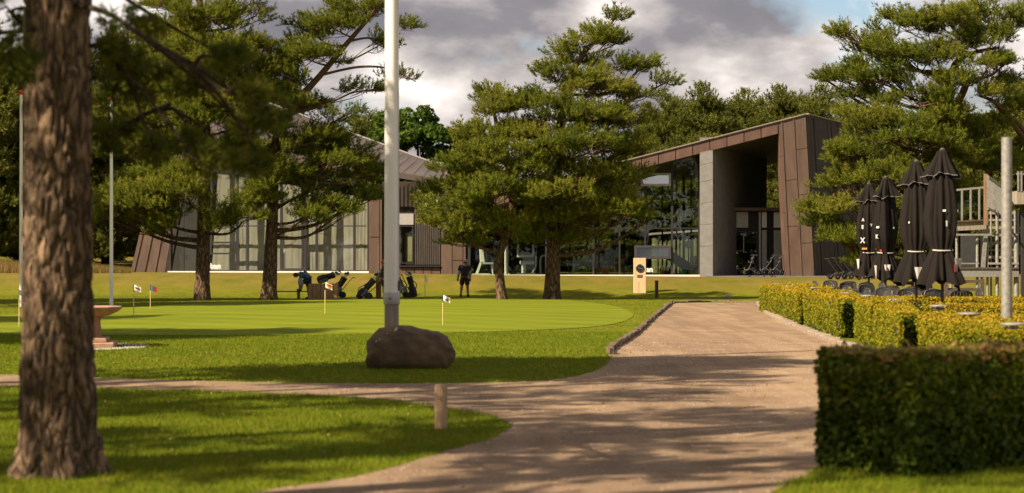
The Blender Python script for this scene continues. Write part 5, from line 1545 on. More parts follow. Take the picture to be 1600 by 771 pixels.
def person(label, loc, rz, J, head_dir, clothes):
    """J: positions of the joints; one continuous skinned body plus clothing as children"""
    t = thing('person', label, 'person', loc, rz, None, True)
    hd = Vector(head_dir).normalized()
    R = dict(pelvis=.125, spine=.12, chest=.135, neck=.052, head=(.082, .088), crown=(.075, .08), nose=.012,
             sh=.058, el=.042, wr=.030, hip=.088, kn=.058, an=.040, heel=.036, toe=.030)
    jn = {k: (J[k], R[k]) for k in ('pelvis', 'spine', 'chest', 'neck', 'head', 'crown')}
    hp = Vector(J['head'])
    jn['nose'] = (tuple(hp + hd * .105 + Vector((0, 0, -.01))), .014)
    ed = [('pelvis', 'spine'), ('spine', 'chest'), ('chest', 'neck'), ('neck', 'head'), ('head', 'crown'), ('head', 'nose')]
    for sd in 'lr':
        for k in ('sh', 'el', 'wr', 'hip', 'kn', 'an', 'toe'):
            jn[k + sd] = (J[k + sd], R[k])
        wr, el = Vector(J['wr' + sd]), Vector(J['el' + sd]); f = (wr - el).normalized()
        palm = wr + f * .07
        jn['palm' + sd] = (tuple(palm), (.038, .022))
        side = f.cross(Vector((0, 0, 1))); side = side.normalized() if side.length > .1 else Vector((1, 0, 0))
        for i, (o_, ln) in enumerate(((-.030, .075), (-.010, .088), (.010, .082), (.028, .065))):
            b_ = palm + side * o_ + f * .03; e_ = b_ + f * ln * .55; g_ = e_ + f * ln * .4 + Vector((0, 0, -.012)) + side * .004
            jn['f%d%s' % (i, sd)] = (tuple(e_), .0085); jn['g%d%s' % (i, sd)] = (tuple(g_), .007)
            ed += [('palm' + sd, 'f%d%s' % (i, sd)), ('f%d%s' % (i, sd), 'g%d%s' % (i, sd))]
        th = palm - side * .045 - f * .01
        jn['th' + sd] = (tuple(th), .011); jn['tt' + sd] = (tuple(th - side * .018 + f * .04), .009)
        ed += [('palm' + sd, 'th' + sd), ('th' + sd, 'tt' + sd)]
        ed += [('chest', 'sh' + sd), ('sh' + sd, 'el' + sd), ('el' + sd, 'wr' + sd), ('wr' + sd, 'palm' + sd), ('pelvis', 'hip' + sd), ('hip' + sd, 'kn' + sd), ('kn' + sd, 'an' + sd), ('an' + sd, 'toe' + sd)]
    body = skinned('body', jn, ed, MATS['skin'], t, 'pelvis')
    # shirt
    sj = {'p': (lerp3(J['pelvis'], J['spine'], .1), .148), 'spine': (J['spine'], .142), 'chest': (J['chest'], .158), 'n': (lerp3(J['chest'], J['neck'], .75), .075)}
    se = [('p', 'spine'), ('spine', 'chest'), ('chest', 'n')]
    for sd in 'lr':
        sj['sh' + sd] = (J['sh' + sd], .080); sj['m' + sd] = (lerp3(J['sh' + sd], J['el' + sd], .75), .066)
        se += [('chest', 'sh' + sd), ('sh' + sd, 'm' + sd)]
    skinned('shirt', sj, se, MATS[clothes['shirt']], t, 'spine')
    hj = {'w': (lerp3(J['pelvis'], J['spine'], .25), .142), 'pelvis': (J['pelvis'], .150)}; he = [('w', 'pelvis')]
    for sd in 'lr':
        hj['hip' + sd] = (J['hip' + sd], .112); hj['m' + sd] = (lerp3(J['hip' + sd], J['kn' + sd], .45), .100); hj['k' + sd] = (lerp3(J['hip' + sd], J['kn' + sd], .88), .088)
        he += [('pelvis', 'hip' + sd), ('hip' + sd, 'm' + sd), ('m' + sd, 'k' + sd)]
    skinned('shorts', hj, he, MATS[clothes['shorts']], t, 'pelvis')
    if 'sleeve' in clothes:
        for sd in 'lr':
            skinned('sleeve', {'a': (lerp3(J['sh' + sd], J['el' + sd], .7), .064), 'e': (J['el' + sd], .060), 'w': (lerp3(J['el' + sd], J['wr' + sd], .92), .048)}, [('a', 'e'), ('e', 'w')], MATS[clothes['sleeve']], t, 'e', 1)
    for sd in 'lr':
        an, toe = Vector(J['an' + sd]), Vector(J['toe' + sd])
        bk = an - (toe - an) * .25; bk.z = toe.z
        skinned('shoe', {'b': (tuple(bk), .045), 'm': (tuple((bk + toe) / 2 + Vector((0, 0, .012))), .050), 't': (tuple(toe), .040)}, [('b', 'm'), ('m', 't')], MATS[clothes.get('shoe', 'cloth_black')], t, 'm', 1)
        MB().lathe([(.046, 0), (.048, .05), (.044, .06)], (an.x, an.y, an.z - .01), 10).build('sock', MATS[clothes.get('sock', 'cloth_black')], t, smooth=True)
    up = (Vector(J['crown']) - hp).normalized(); sdv = hd.cross(up).normalized()
    for k in (-1, 1):
        MB().ball(hp + hd * .083 + sdv * .032 * k + up * .012, .009, 6, 5).build('eye', MATS['rubber'], t)
        MB().ball(hp + sdv * .088 * k, (.014, .02, .03), 7, 5).build('ear', MATS['skin'], t)
    MB().ball(hp + hd * .086 - up * .045, (.022, .022, .007), 8, 5).build('mouth', MATS['red'], t)
    # hair at the back of the head, then cap with peak
    Rm = Matrix((sdv, hd, up)).transposed()
    mb = MB(); prof = [(.094, -.02), (.097, .02), (.099, .045), (.09, .08), (.065, .112), (.03, .126), (.005, .13)]
    MB().lathe([(.070, -.07), (.088, -.04), (.096, .0), (.096, .04)], hp - hd * .022, 16, Rm).build('hair', MATS['hair_dark'], t, smooth=True)
    cap = MB().lathe([(r, z + .035) for r, z in prof], hp, 18, Rm).build('cap', MATS[clothes['cap']], t, smooth=True)
    br = MB(); pts = [hp + up * .045 + hd * (.085 + .085 * math.sin(a)) + sdv * (.085 * math.cos(a)) - up * .018 * math.sin(a) for a in np.linspace(0, math.pi, 9)]
    br.prism(pts, up * .010).build('peak', MATS[clothes['cap']], cap)
    return t

W0 = Gp(726, 464.3)
person('golfer in black shirt and shorts with pale blue cap, seen from behind walking', tuple(W0), math.radians(-6),
       dict(pelvis=(0, 0, .90), spine=(0, .01, 1.10), chest=(.0, .03, 1.27), neck=(.02, .06, 1.42), head=(.05, .09, 1.52), crown=(.05, .08, 1.60),
            shl=(-.20, .02, 1.34), ell=(-.27, -.04, 1.08), wrl=(-.30, .06, .86), shr=(.20, .03, 1.34), elr=(.235, .0, 1.08), wrr=(.235, .10, .86),
            hipl=(-.10, 0, .84), knl=(-.14, .05, .46), anl=(-.17, -.02, .09), toel=(-.20, .14, .04), hipr=(.10, 0, .84), knr=(.125, .03, .46), anr=(.15, .0, .09), toer=(.16, .17, .04)),
       (.8, .6, -.1), dict(shirt='cloth_black', shorts='cloth_black', sleeve='cloth_pale', cap='cap_blue'))
W1 = Gp(478, 468.2)
person('golfer in dark blue shirt with pale sleeves bending down with one foot on the bench', tuple(W1), 0,
       dict(pelvis=(.12, 0, .86), spine=(.04, 0, 1.02), chest=(-.12, 0, 1.10), neck=(-.28, 0, 1.08), head=(-.37, 0, 1.02), crown=(-.43, 0, 1.04),
            shl=(-.16, -.19, 1.08), ell=(-.17, -.24, .80), wrl=(-.19, -.15, .55), shr=(-.16, .19, 1.08), elr=(-.30, .22, .82), wrr=(-.28, .12, .56),
            hipl=(.11, -.10, .80), knl=(-.14, -.12, .70), anl=(-.20, -.10, .42), toel=(-.38, -.10, .385), hipr=(.12, .10, .80), knr=(.08, .11, .44), anr=(.12, .11, .09), toer=(-.04, .12, .04)),
       (-.55, 0, -.83), dict(shirt='cloth_blue', shorts='cloth_black', sleeve='cloth_pale', cap='hair_dark'))
W2 = Gp(601, 468.5)
person('golfer in red cap and black jacket half hidden behind the flagpole', tuple(W2), 0,
       dict(pelvis=(0, 0, .90), spine=(0, 0, 1.10), chest=(.0, .0, 1.28), neck=(-.02, 0, 1.43), head=(-.05, 0, 1.53), crown=(-.04, 0, 1.61),
            shl=(0, -.20, 1.35), ell=(-.03, -.25, 1.08), wrl=(-.16, -.22, .90), shr=(0, .20, 1.35), elr=(.0, .25, 1.08), wrr=(-.12, .22, .88),
            hipl=(0, -.10, .84), knl=(-.03, -.11, .46), anl=(0, -.11, .09), toel=(-.16, -.12, .04), hipr=(0, .10, .84), knr=(-.02, .11, .46), anr=(.05, .12, .09), toer=(-.11, .12, .04)),
       (-1, 0, -.05), dict(shirt='cloth_black', shorts='cloth_black', sleeve='cloth_black', cap='red', sock='white_paint'))

def golf_bag(label, loc, rz, tilt, L=.90, trolley=True, seed=0, body='bag_black', group='golf bags beside the green'):
    """local: bag axis leans in +X by tilt from vertical"""
    rd = random.Random(seed)
    t = thing('golf_bag', label, 'golf bag', loc, rz, group, True)
    ax = Vector((math.sin(tilt), 0, math.cos(tilt))); R = ax.to_track_quat('Z', 'Y').to_matrix()
    o0 = Vector((0, 0, .06))
    bd = MB().lathe([(.11, 0), (.135, .02), (.125, L * .3), (.12, L * .6), (.135, L * .9), (.14, L)], o0, 16, R).build('bag', MATS[body], t, smooth=True)
    MB().lathe([(.142, L - .04), (.150, L), (.142, L + .03)], o0, 16, R).build('cuff', MATS['black_plastic'], t, smooth=True)
    for (z0, z1, a, w, dp, m) in ((.10, .42, 2.5, .20, .10, body), (.12, .50, -2.4, .18, .09, 'bag_grey'), (.50, .72, 2.7, .16, .07, body), (.14, .40, 0.3, .16, .07, 'black_plastic')):
        Ra = R @ Matrix.Rotation(a, 3, 'Z')
        c = o0 + ax * ((z0 + z1) / 2 * L / .9) + Ra @ Vector((.13, 0, 0))
        MB().box(c, (dp, w, (z1 - z0)), Ra).build('pocket', MATS[m], t, bevel=.025)
    MB().tube(smooth_line([o0 + ax * .25 + Vector((-.12, -.1, .02)), o0 + ax * .5 + Vector((-.26, -.14, .05)), o0 + ax * .78 + Vector((-.12, -.1, .0))], 5), .018, 6).build('strap', MATS['black_plastic'], t)
    for k in range(8):
        a = k * .8 + rd.uniform(-.2, .2); r_ = rd.uniform(.03, .11)
        e = R @ Vector((math.cos(a) * r_, math.sin(a) * r_, L))
        p0 = o0 + e; p1 = p0 + ax * rd.uniform(.12, .30) + Vector((rd.uniform(-.04, .04), rd.uniform(-.04, .04), 0))
        MB().tube([p0, p1], .007, 5).build('shaft', MATS['frame_light'], t)
        if k < 3: MB().ball(p1, (.06, .045, .05), 8, 6).build('head_cover', MATS['bag_black' if k else 'bag_grey'], t, smooth=True)
        else: MB().box(p1 + Vector((.02, 0, .01)), (.075, .02, .045), Matrix.Rotation(rd.uniform(-1, 1), 3, 'Z')).build('club_head', MATS['frame_light'], t)
    if trolley:
        side = Vector((-math.cos(tilt), 0, math.sin(tilt)))
        hb = o0 + ax * (L + .18) + side * -.30
        MB().tube(smooth_line([o0 + Vector((.12, 0, .0)), o0 + ax * .5 - side * .2, hb, hb - side * .12 + ax * .05], 4), .016, 6).build('trolley_bar', MATS['black_plastic'], t)
        for sy in (-1, 1):
            c = Vector((.22 + .35 * math.sin(tilt), sy * .30, .14))
            Rw = Matrix.Rotation(math.radians(90), 3, 'X')
            w = MB().lathe([(.105, -.025), (.14, -.022), (.145, 0), (.14, .022), (.105, .025)], c, 18, Rw).build('wheel', MATS['rubber'], t, smooth=True)
            MB().lathe([(.10, -.012), (.10, .012)], c, 14, Rw).build('rim', MATS['wheel_grey'], w)
            MB().tube([c, o0 + ax * .35], .012, 5).build('strut', MATS['black_plastic'], t)
        MB().tube([hb + Vector((0, -.13, 0)), hb + Vector((0, .13, 0))], .018, 6).build('handle', MATS['rubber'], t)
    return t
g = Gp(559, 468.4); golf_bag('black golf bag leaning far over beside the reddish post', tuple(g), 0, .72, 1.0, True, 1)
g = Gp(648, 466.3); golf_bag('black and grey golf bag on a trolley, nearest the narrow white flag', tuple(g), math.radians(200), .28, .88, True, 2)
g = Gp(634, 463.5); golf_bag('black golf bag behind the flagpole with its trolley handle out', tuple(g), math.radians(185), .45, .85, True, 3)
g = Gp(503, 466.5); g.z = .64; golf_bag('dark golf bag lying on the wooden box', (g.x - .18, g.y - .12, .70), 0, 1.22, .75, False, 4)
g = Gp(524, 466); golf_bag('dark golf bag standing behind the end of the wooden box', (g.x - .12, g.y + .15, 0), math.radians(10), .55, .95, True, 5)

# ------------------------------------------------------------------ golf trolleys by the house
def cart_proto():
    t = thing('golf_trolley', 'x', 'trolley', (0, 0, 0), 0, 'folded golf trolleys', True)
    Rw = Matrix.Rotation(math.radians(90), 3, 'X')
    for c, r in ((Vector((.18, -.30, .15)), .15), (Vector((.18, .30, .15)), .15), (Vector((-.42, 0, .12)), .12)):
        w = MB().lathe([(r * .70, -.022), (r * .96, -.02), (r, 0), (r * .96, .02), (r * .70, .022)], c, 20, Rw).build('wheel', MATS['rubber'], t, smooth=True)
        MB().lathe([(r * .70, -.010), (r * .72, .010)], c, 14, Rw).build('rim', MATS['wheel_grey'], w)
        MB().lathe([(r * .2, -.03), (r * .2, .03)], c, 8, Rw).build('hub', MATS['frame_light'], w)
    MB().tube(smooth_line([(-.42, 0, .12), (-.30, 0, .26), (.10, 0, .45), (.50, 0, .92), (.60, 0, 1.0)], 4), .020, 7).build('main_tube', MATS['steel_dark'], t, smooth=True)
    MB().tube([(.18, -.30, .15), (.0, 0, .38), (.18, .30, .15)], .016, 6).build('axle_tube', MATS['steel_dark'], t)
    MB().tube(smooth_line([(.58, -.18, .98), (.62, -.14, 1.02), (.60, 0, 1.02), (.62, .14, 1.02), (.58, .18, .98)], 4), .020, 7).build('handle', MATS['rubber'], t, smooth=True)
    MB().box((.42, 0, .86), (.14, .16, .06), Matrix.Rotation(-.8, 3, 'Y')).build('console', MATS['black_plastic'], t, bevel=.01)
    MB().tube(smooth_line([(.28, -.13, .74), (.20, -.10, .66), (.20, .10, .66), (.28, .13, .74)], 4), .013, 6).build('upper_cradle', MATS['steel_dark'], t)
    MB().tube(smooth_line([(-.22, -.13, .40), (-.26, -.10, .30), (-.26, .10, .30), (-.22, .13, .40)], 4), .013, 6).build('lower_cradle', MATS['steel_dark'], t)
    return t
cart = cart_proto(); first = True
CARTS = [(1170, 94.9, 1.0, 'golf trolley alone before the dark entrance door'), (1196, 94.8, .6, 'golf trolley beside the frosted entrance panels, left of two'), (1211, 95.0, .8, 'golf trolley at the copper pier end of the entrance'),
         (1308, 93.0, 3.6, 'golf trolley at the pier end of the parked row'), (1318, 93.4, 3.6, 'golf trolley second in the parked row from the pier'), (1330, 93.2, 3.5, 'golf trolley in the middle of the parked row'),
         (1341, 93.6, 3.6, 'golf trolley in the parked row just before the parasols'), (1352, 93.3, 3.5, 'golf trolley behind the nearest pair of parasols'), (1420, 93.5, 3.4, 'golf trolley seen between the two pairs of parasols')]
for px, d, rz, lab in CARTS:
    o = cart if first else copy_tree(cart); first = False
    x = (px - 800) / F * d
    o.location = (x, d, max(gz(x, d), .83 if 1140 < px < 1230 else -9) + .0); o.rotation_euler = (0, 0, rz); o['label'] = lab
    if px < 1240: o.location.z = zR + .03

# ------------------------------------------------------------------ gym machines behind the glass
def gym(px, d, label, build, cat='machine'):
    p = Wp(px, 430, d); p.z = zR + .05
    t = thing('exercise_machine', label, cat, tuple(p), 0, None, True)
    build(t); return t
def m_chair(t):
    MB().box((-.1, 0, .03), (.9, .6, .06)).build('foot', MATS['machine_white'], t)
    MB().prism([(-.42, -.06, 0), (-.28, -.06, 0), (-.02, -.06, .75), (-.14, -.06, .75)], (0, .12, 0)).build('stem', MATS['machine_white'], t)
    MB().prism([(-.16, -.2, .62), (.10, -.2, .62), (.02, -.2, 1.35), (-.20, -.2, 1.38)], (0, .4, 0)).build('backrest', MATS['machine_white'], t, bevel=.03)
    MB().box((.25, 0, .58), (.55, .42, .09)).build('seat', MATS['frame_light'], t, bevel=.02)
    MB().tube([(.45, 0, .55), (.5, 0, 0)], .04, 8).build('leg', MATS['machine_white'], t)
def m_press(t):
    MB().box((0, 0, .04), (.95, .7, .08)).build('foot', MATS['machine_white'], t)
    MB().box((-.12, 0, .35), (.22, .22, .60)).build('stem', MATS['machine_white'], t, bevel=.03)
    MB().box((.05, 0, .62), (.75, .42, .18)).build('seat', MATS['machine_white'], t, bevel=.04)
    for x in (-.38, .34):
        MB().tube(smooth_line([(x, 0, .95), (x * 1.1, 0, 1.2), (x * 1.05, 0, 1.55)], 4), .06, 8).build('arm', MATS['machine_white'], t, smooth=True)
    MB().box((-.05, .05, .95), (.85, .2, .10)).build('cross_bar', MATS['machine_white'], t)
    MB().box((-.02, .0, 1.08), (.38, .12, .18)).build('pad', MATS['black_plastic'], t, bevel=.03)
    MB().tube([(.52, 0, .95), (.5, 0, .4), (.3, 0, .08)], .05, 8).build('side_tube', MATS['machine_white'], t)
def m_bar(t):
    MB().tube([(0, 0, 0), (0, 0, 1.75)], .06, 10).build('column', MATS['machine_white'], t)
    MB().box((0, 0, .03), (.4, .5, .06)).build('foot', MATS['machine_white'], t)
    MB().tube([(0, 0, 1.7), (.5, 0, 1.35), (.75, 0, 1.3)], .04, 8).build('arm', MATS['steel_dark'], t)
def m_loop(t):
    MB().tube(smooth_line([(-.2, 0, 0), (-.22, 0, .7), (-.14, 0, .95), (.12, 0, .95), (.2, 0, .7), (.18, 0, .0)], 4), .055, 8).build('loop', MATS['machine_white'], t, smooth=True)
    MB().box((-.05, 0, .03), (.6, .4, .06)).build('foot', MATS['machine_white'], t)
def m_row(t):
    MB().tube([(-.05, 0, 0), (0, 0, .55), (.0, 0, 1.1)], .075, 8).build('stem', MATS['machine_white'], t)
    MB().box((.1, 0, 1.1), (1.15, .25, .07), Matrix.Rotation(-.06, 3, 'Y')).build('top_beam', MATS['machine_white'], t, bevel=.02)
    MB().box((.0, 0, .05), (.75, .5, .10)).build('foot', MATS['machine_white'], t)
    MB().box((.2, 0, .62), (.5, .3, .10)).build('seat', MATS['black_plastic'], t, bevel=.02)
    MB().box((-.35, 0, .6), (.08, .3, .35)).build('pad', MATS['frame_light'], t, bevel=.02)
gym(755, DG + 2.0, 'white exercise chair in the gym behind the walking golfer', m_chair)
gym(790, DG + 2.2, 'tall white machine column behind the curved pine stem', m_bar)
gym(822, DG + 2.0, 'white chest press machine between the two pine stems', m_press)
gym(851, DG + 2.0, 'white looped machine half hidden by the thick pine stem', m_loop)
gym(897, DG + 2.0, 'white rowing machine with long top beam in the gym', m_row)
def disc():
    p = Wp(946, 420, DG + 1.6)
    t = thing('weight_plate', 'round red weight plate standing in the gym', 'weight plate', (p.x, p.y, zR + .05), 0, None, True)
    RX = Matrix.Rotation(math.radians(90), 3, 'X'); R = .22
    MB().lathe([(R * .9, -.03), (R, -.02), (R, .02), (R * .9, .03), (R * .5, .02)], (0, 0, R), 24, RX).build('plate', MATS['red_ball'], t, smooth=True)
    MB().lathe([(R * .3, .0), (R * .3, .05)], (0, -.0, R), 12, RX).build('hub', MATS['steel_dark'], t)
    MB().box((0, .1, .02), (.3, .3, .05)).build('stand', MATS['steel_dark'], t)
disc()
def bike():
    p = Wp(1058, 430, DG + 2.4)
    t = thing('stair_machine', 'dark sloping cardio machine at the tall gym window', 'machine', (p.x, p.y, zR + .05), 0, None, True)
    MB().bar((-.7, 0, 1.2), (.75, 0, .25), .22, .5).build('ramp', MATS['black_plastic'], t, bevel=.03)
    MB().box((.6, 0, .2), (.7, .6, .36)).build('base', MATS['black_plastic'], t, bevel=.04)
    for x in (-.65, -.35): MB().tube([(x, -.2, 0), (x + .12, -.2, 1.0)], .03, 8).build('upright', MATS['steel_dark'], t)
    MB().tube(smooth_line([(-.6, 0, 1.2), (-.75, 0, 1.6), (-.6, 0, 1.75)], 4), .03, 8).build('handle', MATS['steel_dark'], t)
bike()
for px, w, h, m, lab in ((1034, .14, .40, 'yellow', 'yellow tub on the gym floor behind the clock'), (1041, .13, .22, 'red', 'red tub on the gym floor next to the yellow one'), (1048, .13, .42, 'blue', 'blue tub on the gym floor by the window post'), (1067, .2, .20, 'green_bucket', 'green bucket on the gym floor by the sloping machine')):
    p = Wp(px, 430, DG + .8)
    t = thing('tub', lab, 'tub', (p.x, p.y, zR + .05), 0, None, True)
    MB().lathe([(w * .8, 0), (w, h), (w * 1.06, h), (w * 1.06, h - .03)], (0, 0, 0), 14).build('wall', MATS[m], t, smooth=True)
    MB().lathe([(w * .9, h - .05), (w * .9, h - .04)], (0, 0, 0), 14).build('content', MATS['room_dark'], t)
p = Wp(1076, 384, DG + 3)
t = thing('wall_fan', 'round pale fan on a stand in the tall gym window', 'fan', (p.x, p.y, zR + .05), 0, None, True)
MB().tube([(0, 0, 0), (0, 0, p.z - zR)], .03, 8).build('stand', MATS['steel_dark'], t)
RX = Matrix.Rotation(math.radians(90), 3, 'X')
MB().lathe([(.05, .1), (.18, .06), (.21, 0), (.18, -.05)], (0, 0, p.z - zR), 20, RX).build('cage', MATS['machine_white'], t, smooth=True)
MB().lathe([(.2, 0), (.18, .03)], (0, 0, 0), 16).build('foot', MATS['steel_dark'], t)
p = Wp(1086, 430, DG + 1.6)
t = thing('step_stack', 'dark stack of step boards beside the concrete wall', 'steps', (p.x, p.y, zR + .05), 0, None, True)
for k in range(9): MB().box((0, 0, .06 + k * .105), (.5, .4, .085)).build('step_board', MATS['black_plastic'], t, bevel=.01)

# ------------------------------------------------------------------ terrace: parasols, chairs, lamps
def parasol(px, top, label, marks, seed, d):
    s = d / F; rd = random.Random(seed)
    b = Wp(px, 0, d); b.z = 0
    t = thing('parasol', label, 'parasol', tuple(b), 0, 'closed black parasols on the terrace', True)
    zt = CAMZ + (HOR - top) * s
    H = zt
    MB().lathe([(.032, 0), (.032, H - .2)], (0, 0, 0), 12).build('pole', MATS['steel_dark'], t, smooth=True)
    MB().box((0, 0, .04), (.75, .75, .08)).build('base_plate', MATS['concrete'], t, bevel=.01)
    n = 144; ph = rd.uniform(0, 6)
    def surf(prof, folds, amp, hem=None, name='canopy', mat='parasol_cloth', twist=0.25):
        V = []
        m = len(prof)
        for i, (r, z, am) in enumerate(prof):
            for k in range(n):
                a = 2 * math.pi * k / n
                w = a * folds + ph + twist * math.sin(3 * a + ph) * 2 + .5 * math.sin(z * 1.7 + ph)
                f = 1 + am * (1.35 * abs(math.sin(w / 2)) ** .6 - .8) + .45 * am * math.sin(a * 3 + z * .9 + ph * 2) + .2 * am * math.sin(a * 13 + z * 2.1 + ph)
                zz = z
                if hem and i >= m - 2:
                    zz = z - hem * (.5 * math.sin(w) + .5 * math.sin(2 * a + ph)) * (1 if i == m - 1 else .55)
                ox = .02 * math.sin(z * 2 + ph)
                V.append((r * f * math.cos(a) + ox, r * f * math.sin(a), zz))
        Fq = [(i * n + k, i * n + (k + 1) % n, (i + 1) * n + (k + 1) % n, (i + 1) * n + k) for i in range(m - 1) for k in range(n)]
        return mesh_np(name, V, Fq, MATS[mat], t, smooth=True), V[-n:]
    def densify(prof, k=6):
        out = []
        for i in range(len(prof) - 1):
            for j in range(k): out.append(tuple(prof[i][q] + (prof[i + 1][q] - prof[i][q]) * j / k for q in range(3)))
        out.append(prof[-1]); return out
    cz = [H - .42, H - .9, H - 1.35, H - 1.75, H - 2.02, H - 2.08, H - 2.3, H - 2.6, H - 2.76]
    body, hemv = surf(densify([(.10, H - .12, .05), (.19, cz[0], .25), (.25, cz[1], .32), (.28, cz[2], .34), (.25, cz[3], .34), (.185, cz[4], .30), (.185, cz[5], .30), (.25, cz[6], .36), (.33, cz[7], .44), (.36, cz[8], .50)], 5), 5, .3, .15)
    cap, capv = surf(densify([(.045, H, .02), (.11, H - .02, .05), (.125, H - .10, .20), (.19, H - .30, .42), (.275, H - .52, .60)], 5), 5, .3, .075, 'top_flap', 'parasol_cloth', .45)
    MB().tube([Vector(v) for v in capv] + [Vector(capv[0])], .008, 4, False).build('flap_piping', MATS['parasol_edge'], cap)
    MB().lathe([(.05, H - .02), (.06, H + .02), (.02, H + .05)], (0, 0, 0), 12).build('finial', MATS['steel_dark'], t)
    st = MB(); pts = [Vector((math.cos(a) * .212, math.sin(a) * .212, cz[4] - .03 + .02 * math.sin(a))) for a in np.linspace(0, 2 * math.pi, 25)]
    st.tube(pts, .017, 6, False).build('strap', MATS['strap'], t)
    # light hanging corners of the inner print near the hem
    for (a0, wa, z0, z1, mname) in marks.get('flaps', []):
        V = []
        for j in range(5):
            for i in range(7):
                u, v = i / 6, j / 4
                a = a0 + (u - .5) * wa * (1 - .55 * v); z = H - z0 - (z1 - z0) * v - .06 * math.sin(u * 3.14) * v
                r = .405 - .03 * v + .02 * math.sin(u * 9)
                V.append((r * math.cos(a), r * math.sin(a), z))
        Fq = [(j * 7 + i, j * 7 + i + 1, (j + 1) * 7 + i + 1, (j + 1) * 7 + i) for j in range(4) for i in range(6)]
        mesh_np('printed_corner', V, Fq, MATS[mname], t, smooth=True)
    for (txt, a, zz, sz, mname) in marks.get('letters', []):
        nr = Vector((math.cos(a), math.sin(a), 0)); tx = Vector((-nr.y, nr.x, 0))
        Rm = Matrix((tx, Vector((0, 0, 1)), nr)).transposed().to_4x4()
        text_mesh('lettering', txt, sz, MATS[mname], t, Matrix.Translation(nr * (marks.get('r', .318)) + Vector((0, 0, H - zz))) @ Rm, .008, .003)
    for (a, zz, w, h, mname) in marks.get('dabs', []):
        nr = Vector((math.cos(a), math.sin(a), 0))
        Rm = Matrix((Vector((-nr.y, nr.x, 0)), nr, Vector((0, 0, 1)))).transposed()
        MB().box(nr * marks.get('r', .318) + Vector((0, 0, H - zz)), (w, .006, h), Rm).build('printed_mark', MATS[mname], t)
    return t
FR = -math.pi / 2        # towards the camera
parasol(1357.5, 288, 'closed black parasol with white letters down its side, farthest one', dict(r=.315,
        letters=[('A', FR - .75, 1.08, .11, 'flap_grey'), ('E', FR - .8, 1.30, .15, 'flap_grey'), ('X', FR - .8, 1.70, .22, 'flap_grey'), ('T', FR + .05, 1.24, .09, 'flap_grey'), ('N', FR + .9, 1.66, .15, 'flap_grey')],
        dabs=[(FR - .6, 2.0 - .06, .16, .05, 'orange'), (FR + .65, 2.0 - .05, .10, .05, 'red')], flaps=[(FR - 1.1, .35, 2.25, 2.5, 'flap_grey')]), 1, 57.7)
parasol(1383.5, 278, 'closed black parasol with printed hem, overlapping the farthest one', dict(r=.318,
        letters=[('K', FR - 1.0, 1.62, .14, 'flap_grey')], dabs=[(FR - .9, 1.36, .10, .05, 'white_paint'), (FR + .6, 1.38, .05, .05, 'white_paint'), (FR - .6, 2.0, .05, .05, 'red')],
        flaps=[(FR - .05, .45, 2.38, 2.72, 'flap_grey'), (FR - .15, .25, 2.52, 2.66, 'flap_red'), (FR - .9, .2, 2.4, 2.68, 'flap_grey')]), 2, 52.6)
parasol(1432, 253, 'closed black parasol with a grey corner hanging out, second tallest', dict(r=.318, dabs=[(FR - .75, 1.40, .03, .04, 'white_paint'), (FR + .9, 1.28, .03, .05, 'white_paint')],
        flaps=[(FR + .05, .75, 2.42, 2.78, 'flap_grey'), (FR + .55, .3, 2.45, 2.6, 'flap_red'), (FR + .6, .3, 2.5, 2.7, 'flap_grey')]), 3, 44.1)
parasol(1472.5, 235, 'closed black parasol with white scraps of print, tallest and nearest', dict(r=.322,
        letters=[('I', FR + .05, 1.52, .15, 'flap_grey'), ('L', FR + .95, 1.60, .17, 'flap_grey')], dabs=[(FR - .1, 1.25, .06, .04, 'white_paint'), (FR + .95, 1.25, .10, .05, 'white_paint')],
        flaps=[(FR + .75, .65, 2.22, 2.55, 'flap_grey'), (FR + .55, .3, 2.35, 2.5, 'flap_red'), (FR + .85, .3, 2.62, 2.7, 'flap_grey')]), 4, 39.5)

def chair_proto():
    t = thing('terrace_chair', 'x', 'chair', (0, 0, 0), 0, 'dark woven chairs tipped against the tables', True)
    MB().box((0, 0, .44), (.50, .48, .04)).build('seat', MATS['rattan'], t, bevel=.01)
    fr = MB().tube(smooth_line([(-.27, .24, .44), (-.27, .28, .66), (-.24, .33, .84), (0, .37, .88), (.24, .33, .84), (.27, .28, .66), (.27, .24, .44)], 5), .017, 6).build('back_frame', MATS['chair_metal'], t, smooth=True)
    for k in range(7):
        x = -.222 + k * .074
        MB().bar((x, .25 + .0, .46), (x, .36 - .12 * abs(x), .86), .064, .010).build('back_slat', MATS['rattan'], fr)
    for x in (-.262, .262):
        MB().prism([(x, -.2, .46), (x, .25, .46), (x, .26, .63), (x, -.2, .62)], (.012, 0, 0)).build('side_panel', MATS['rattan'], t)
    MB().box((0, -.235, .30), (.5, .012, .26)).build('apron', MATS['rattan'], t)
    for x in (-.26, .26):
        MB().tube([(x, -.22, 0), (x, -.22, .64)], .015, 6).build('leg', MATS['chair_metal'], t)
        MB().tube([(x, .26, 0), (x, .24, .44)], .015, 6).build('leg', MATS['chair_metal'], t)
        MB().tube(smooth_line([(x, -.22, .64), (x * 1.06, -.05, .665), (x * 1.02, .27, .66)], 4), .017, 6).build('arm', MATS['rattan'], t)
    return t
def table_proto():
    t = thing('terrace_table', 'x', 'table', (0, 0, 0), 0, 'dark tables on the terrace', True)
    for k in range(7): MB().box((-.36 + k * .12, 0, .73), (.108, .84, .025)).build('slat', MATS['rattan'], t)
    MB().box((0, 0, .70), (.8, .06, .03)).build('rail', MATS['chair_metal'], t)
    MB().lathe([(.03, 0), (.03, .70)], (0, 0, 0), 10).build('column', MATS['chair_metal'], t)
    MB().box((0, 0, .02), (.5, .08, .04)).box((0, 0, .021), (.08, .5, .043)).build('foot', MATS['chair_metal'], t)
    return t
ch, tb = chair_proto(), table_proto(); f1 = f2 = True
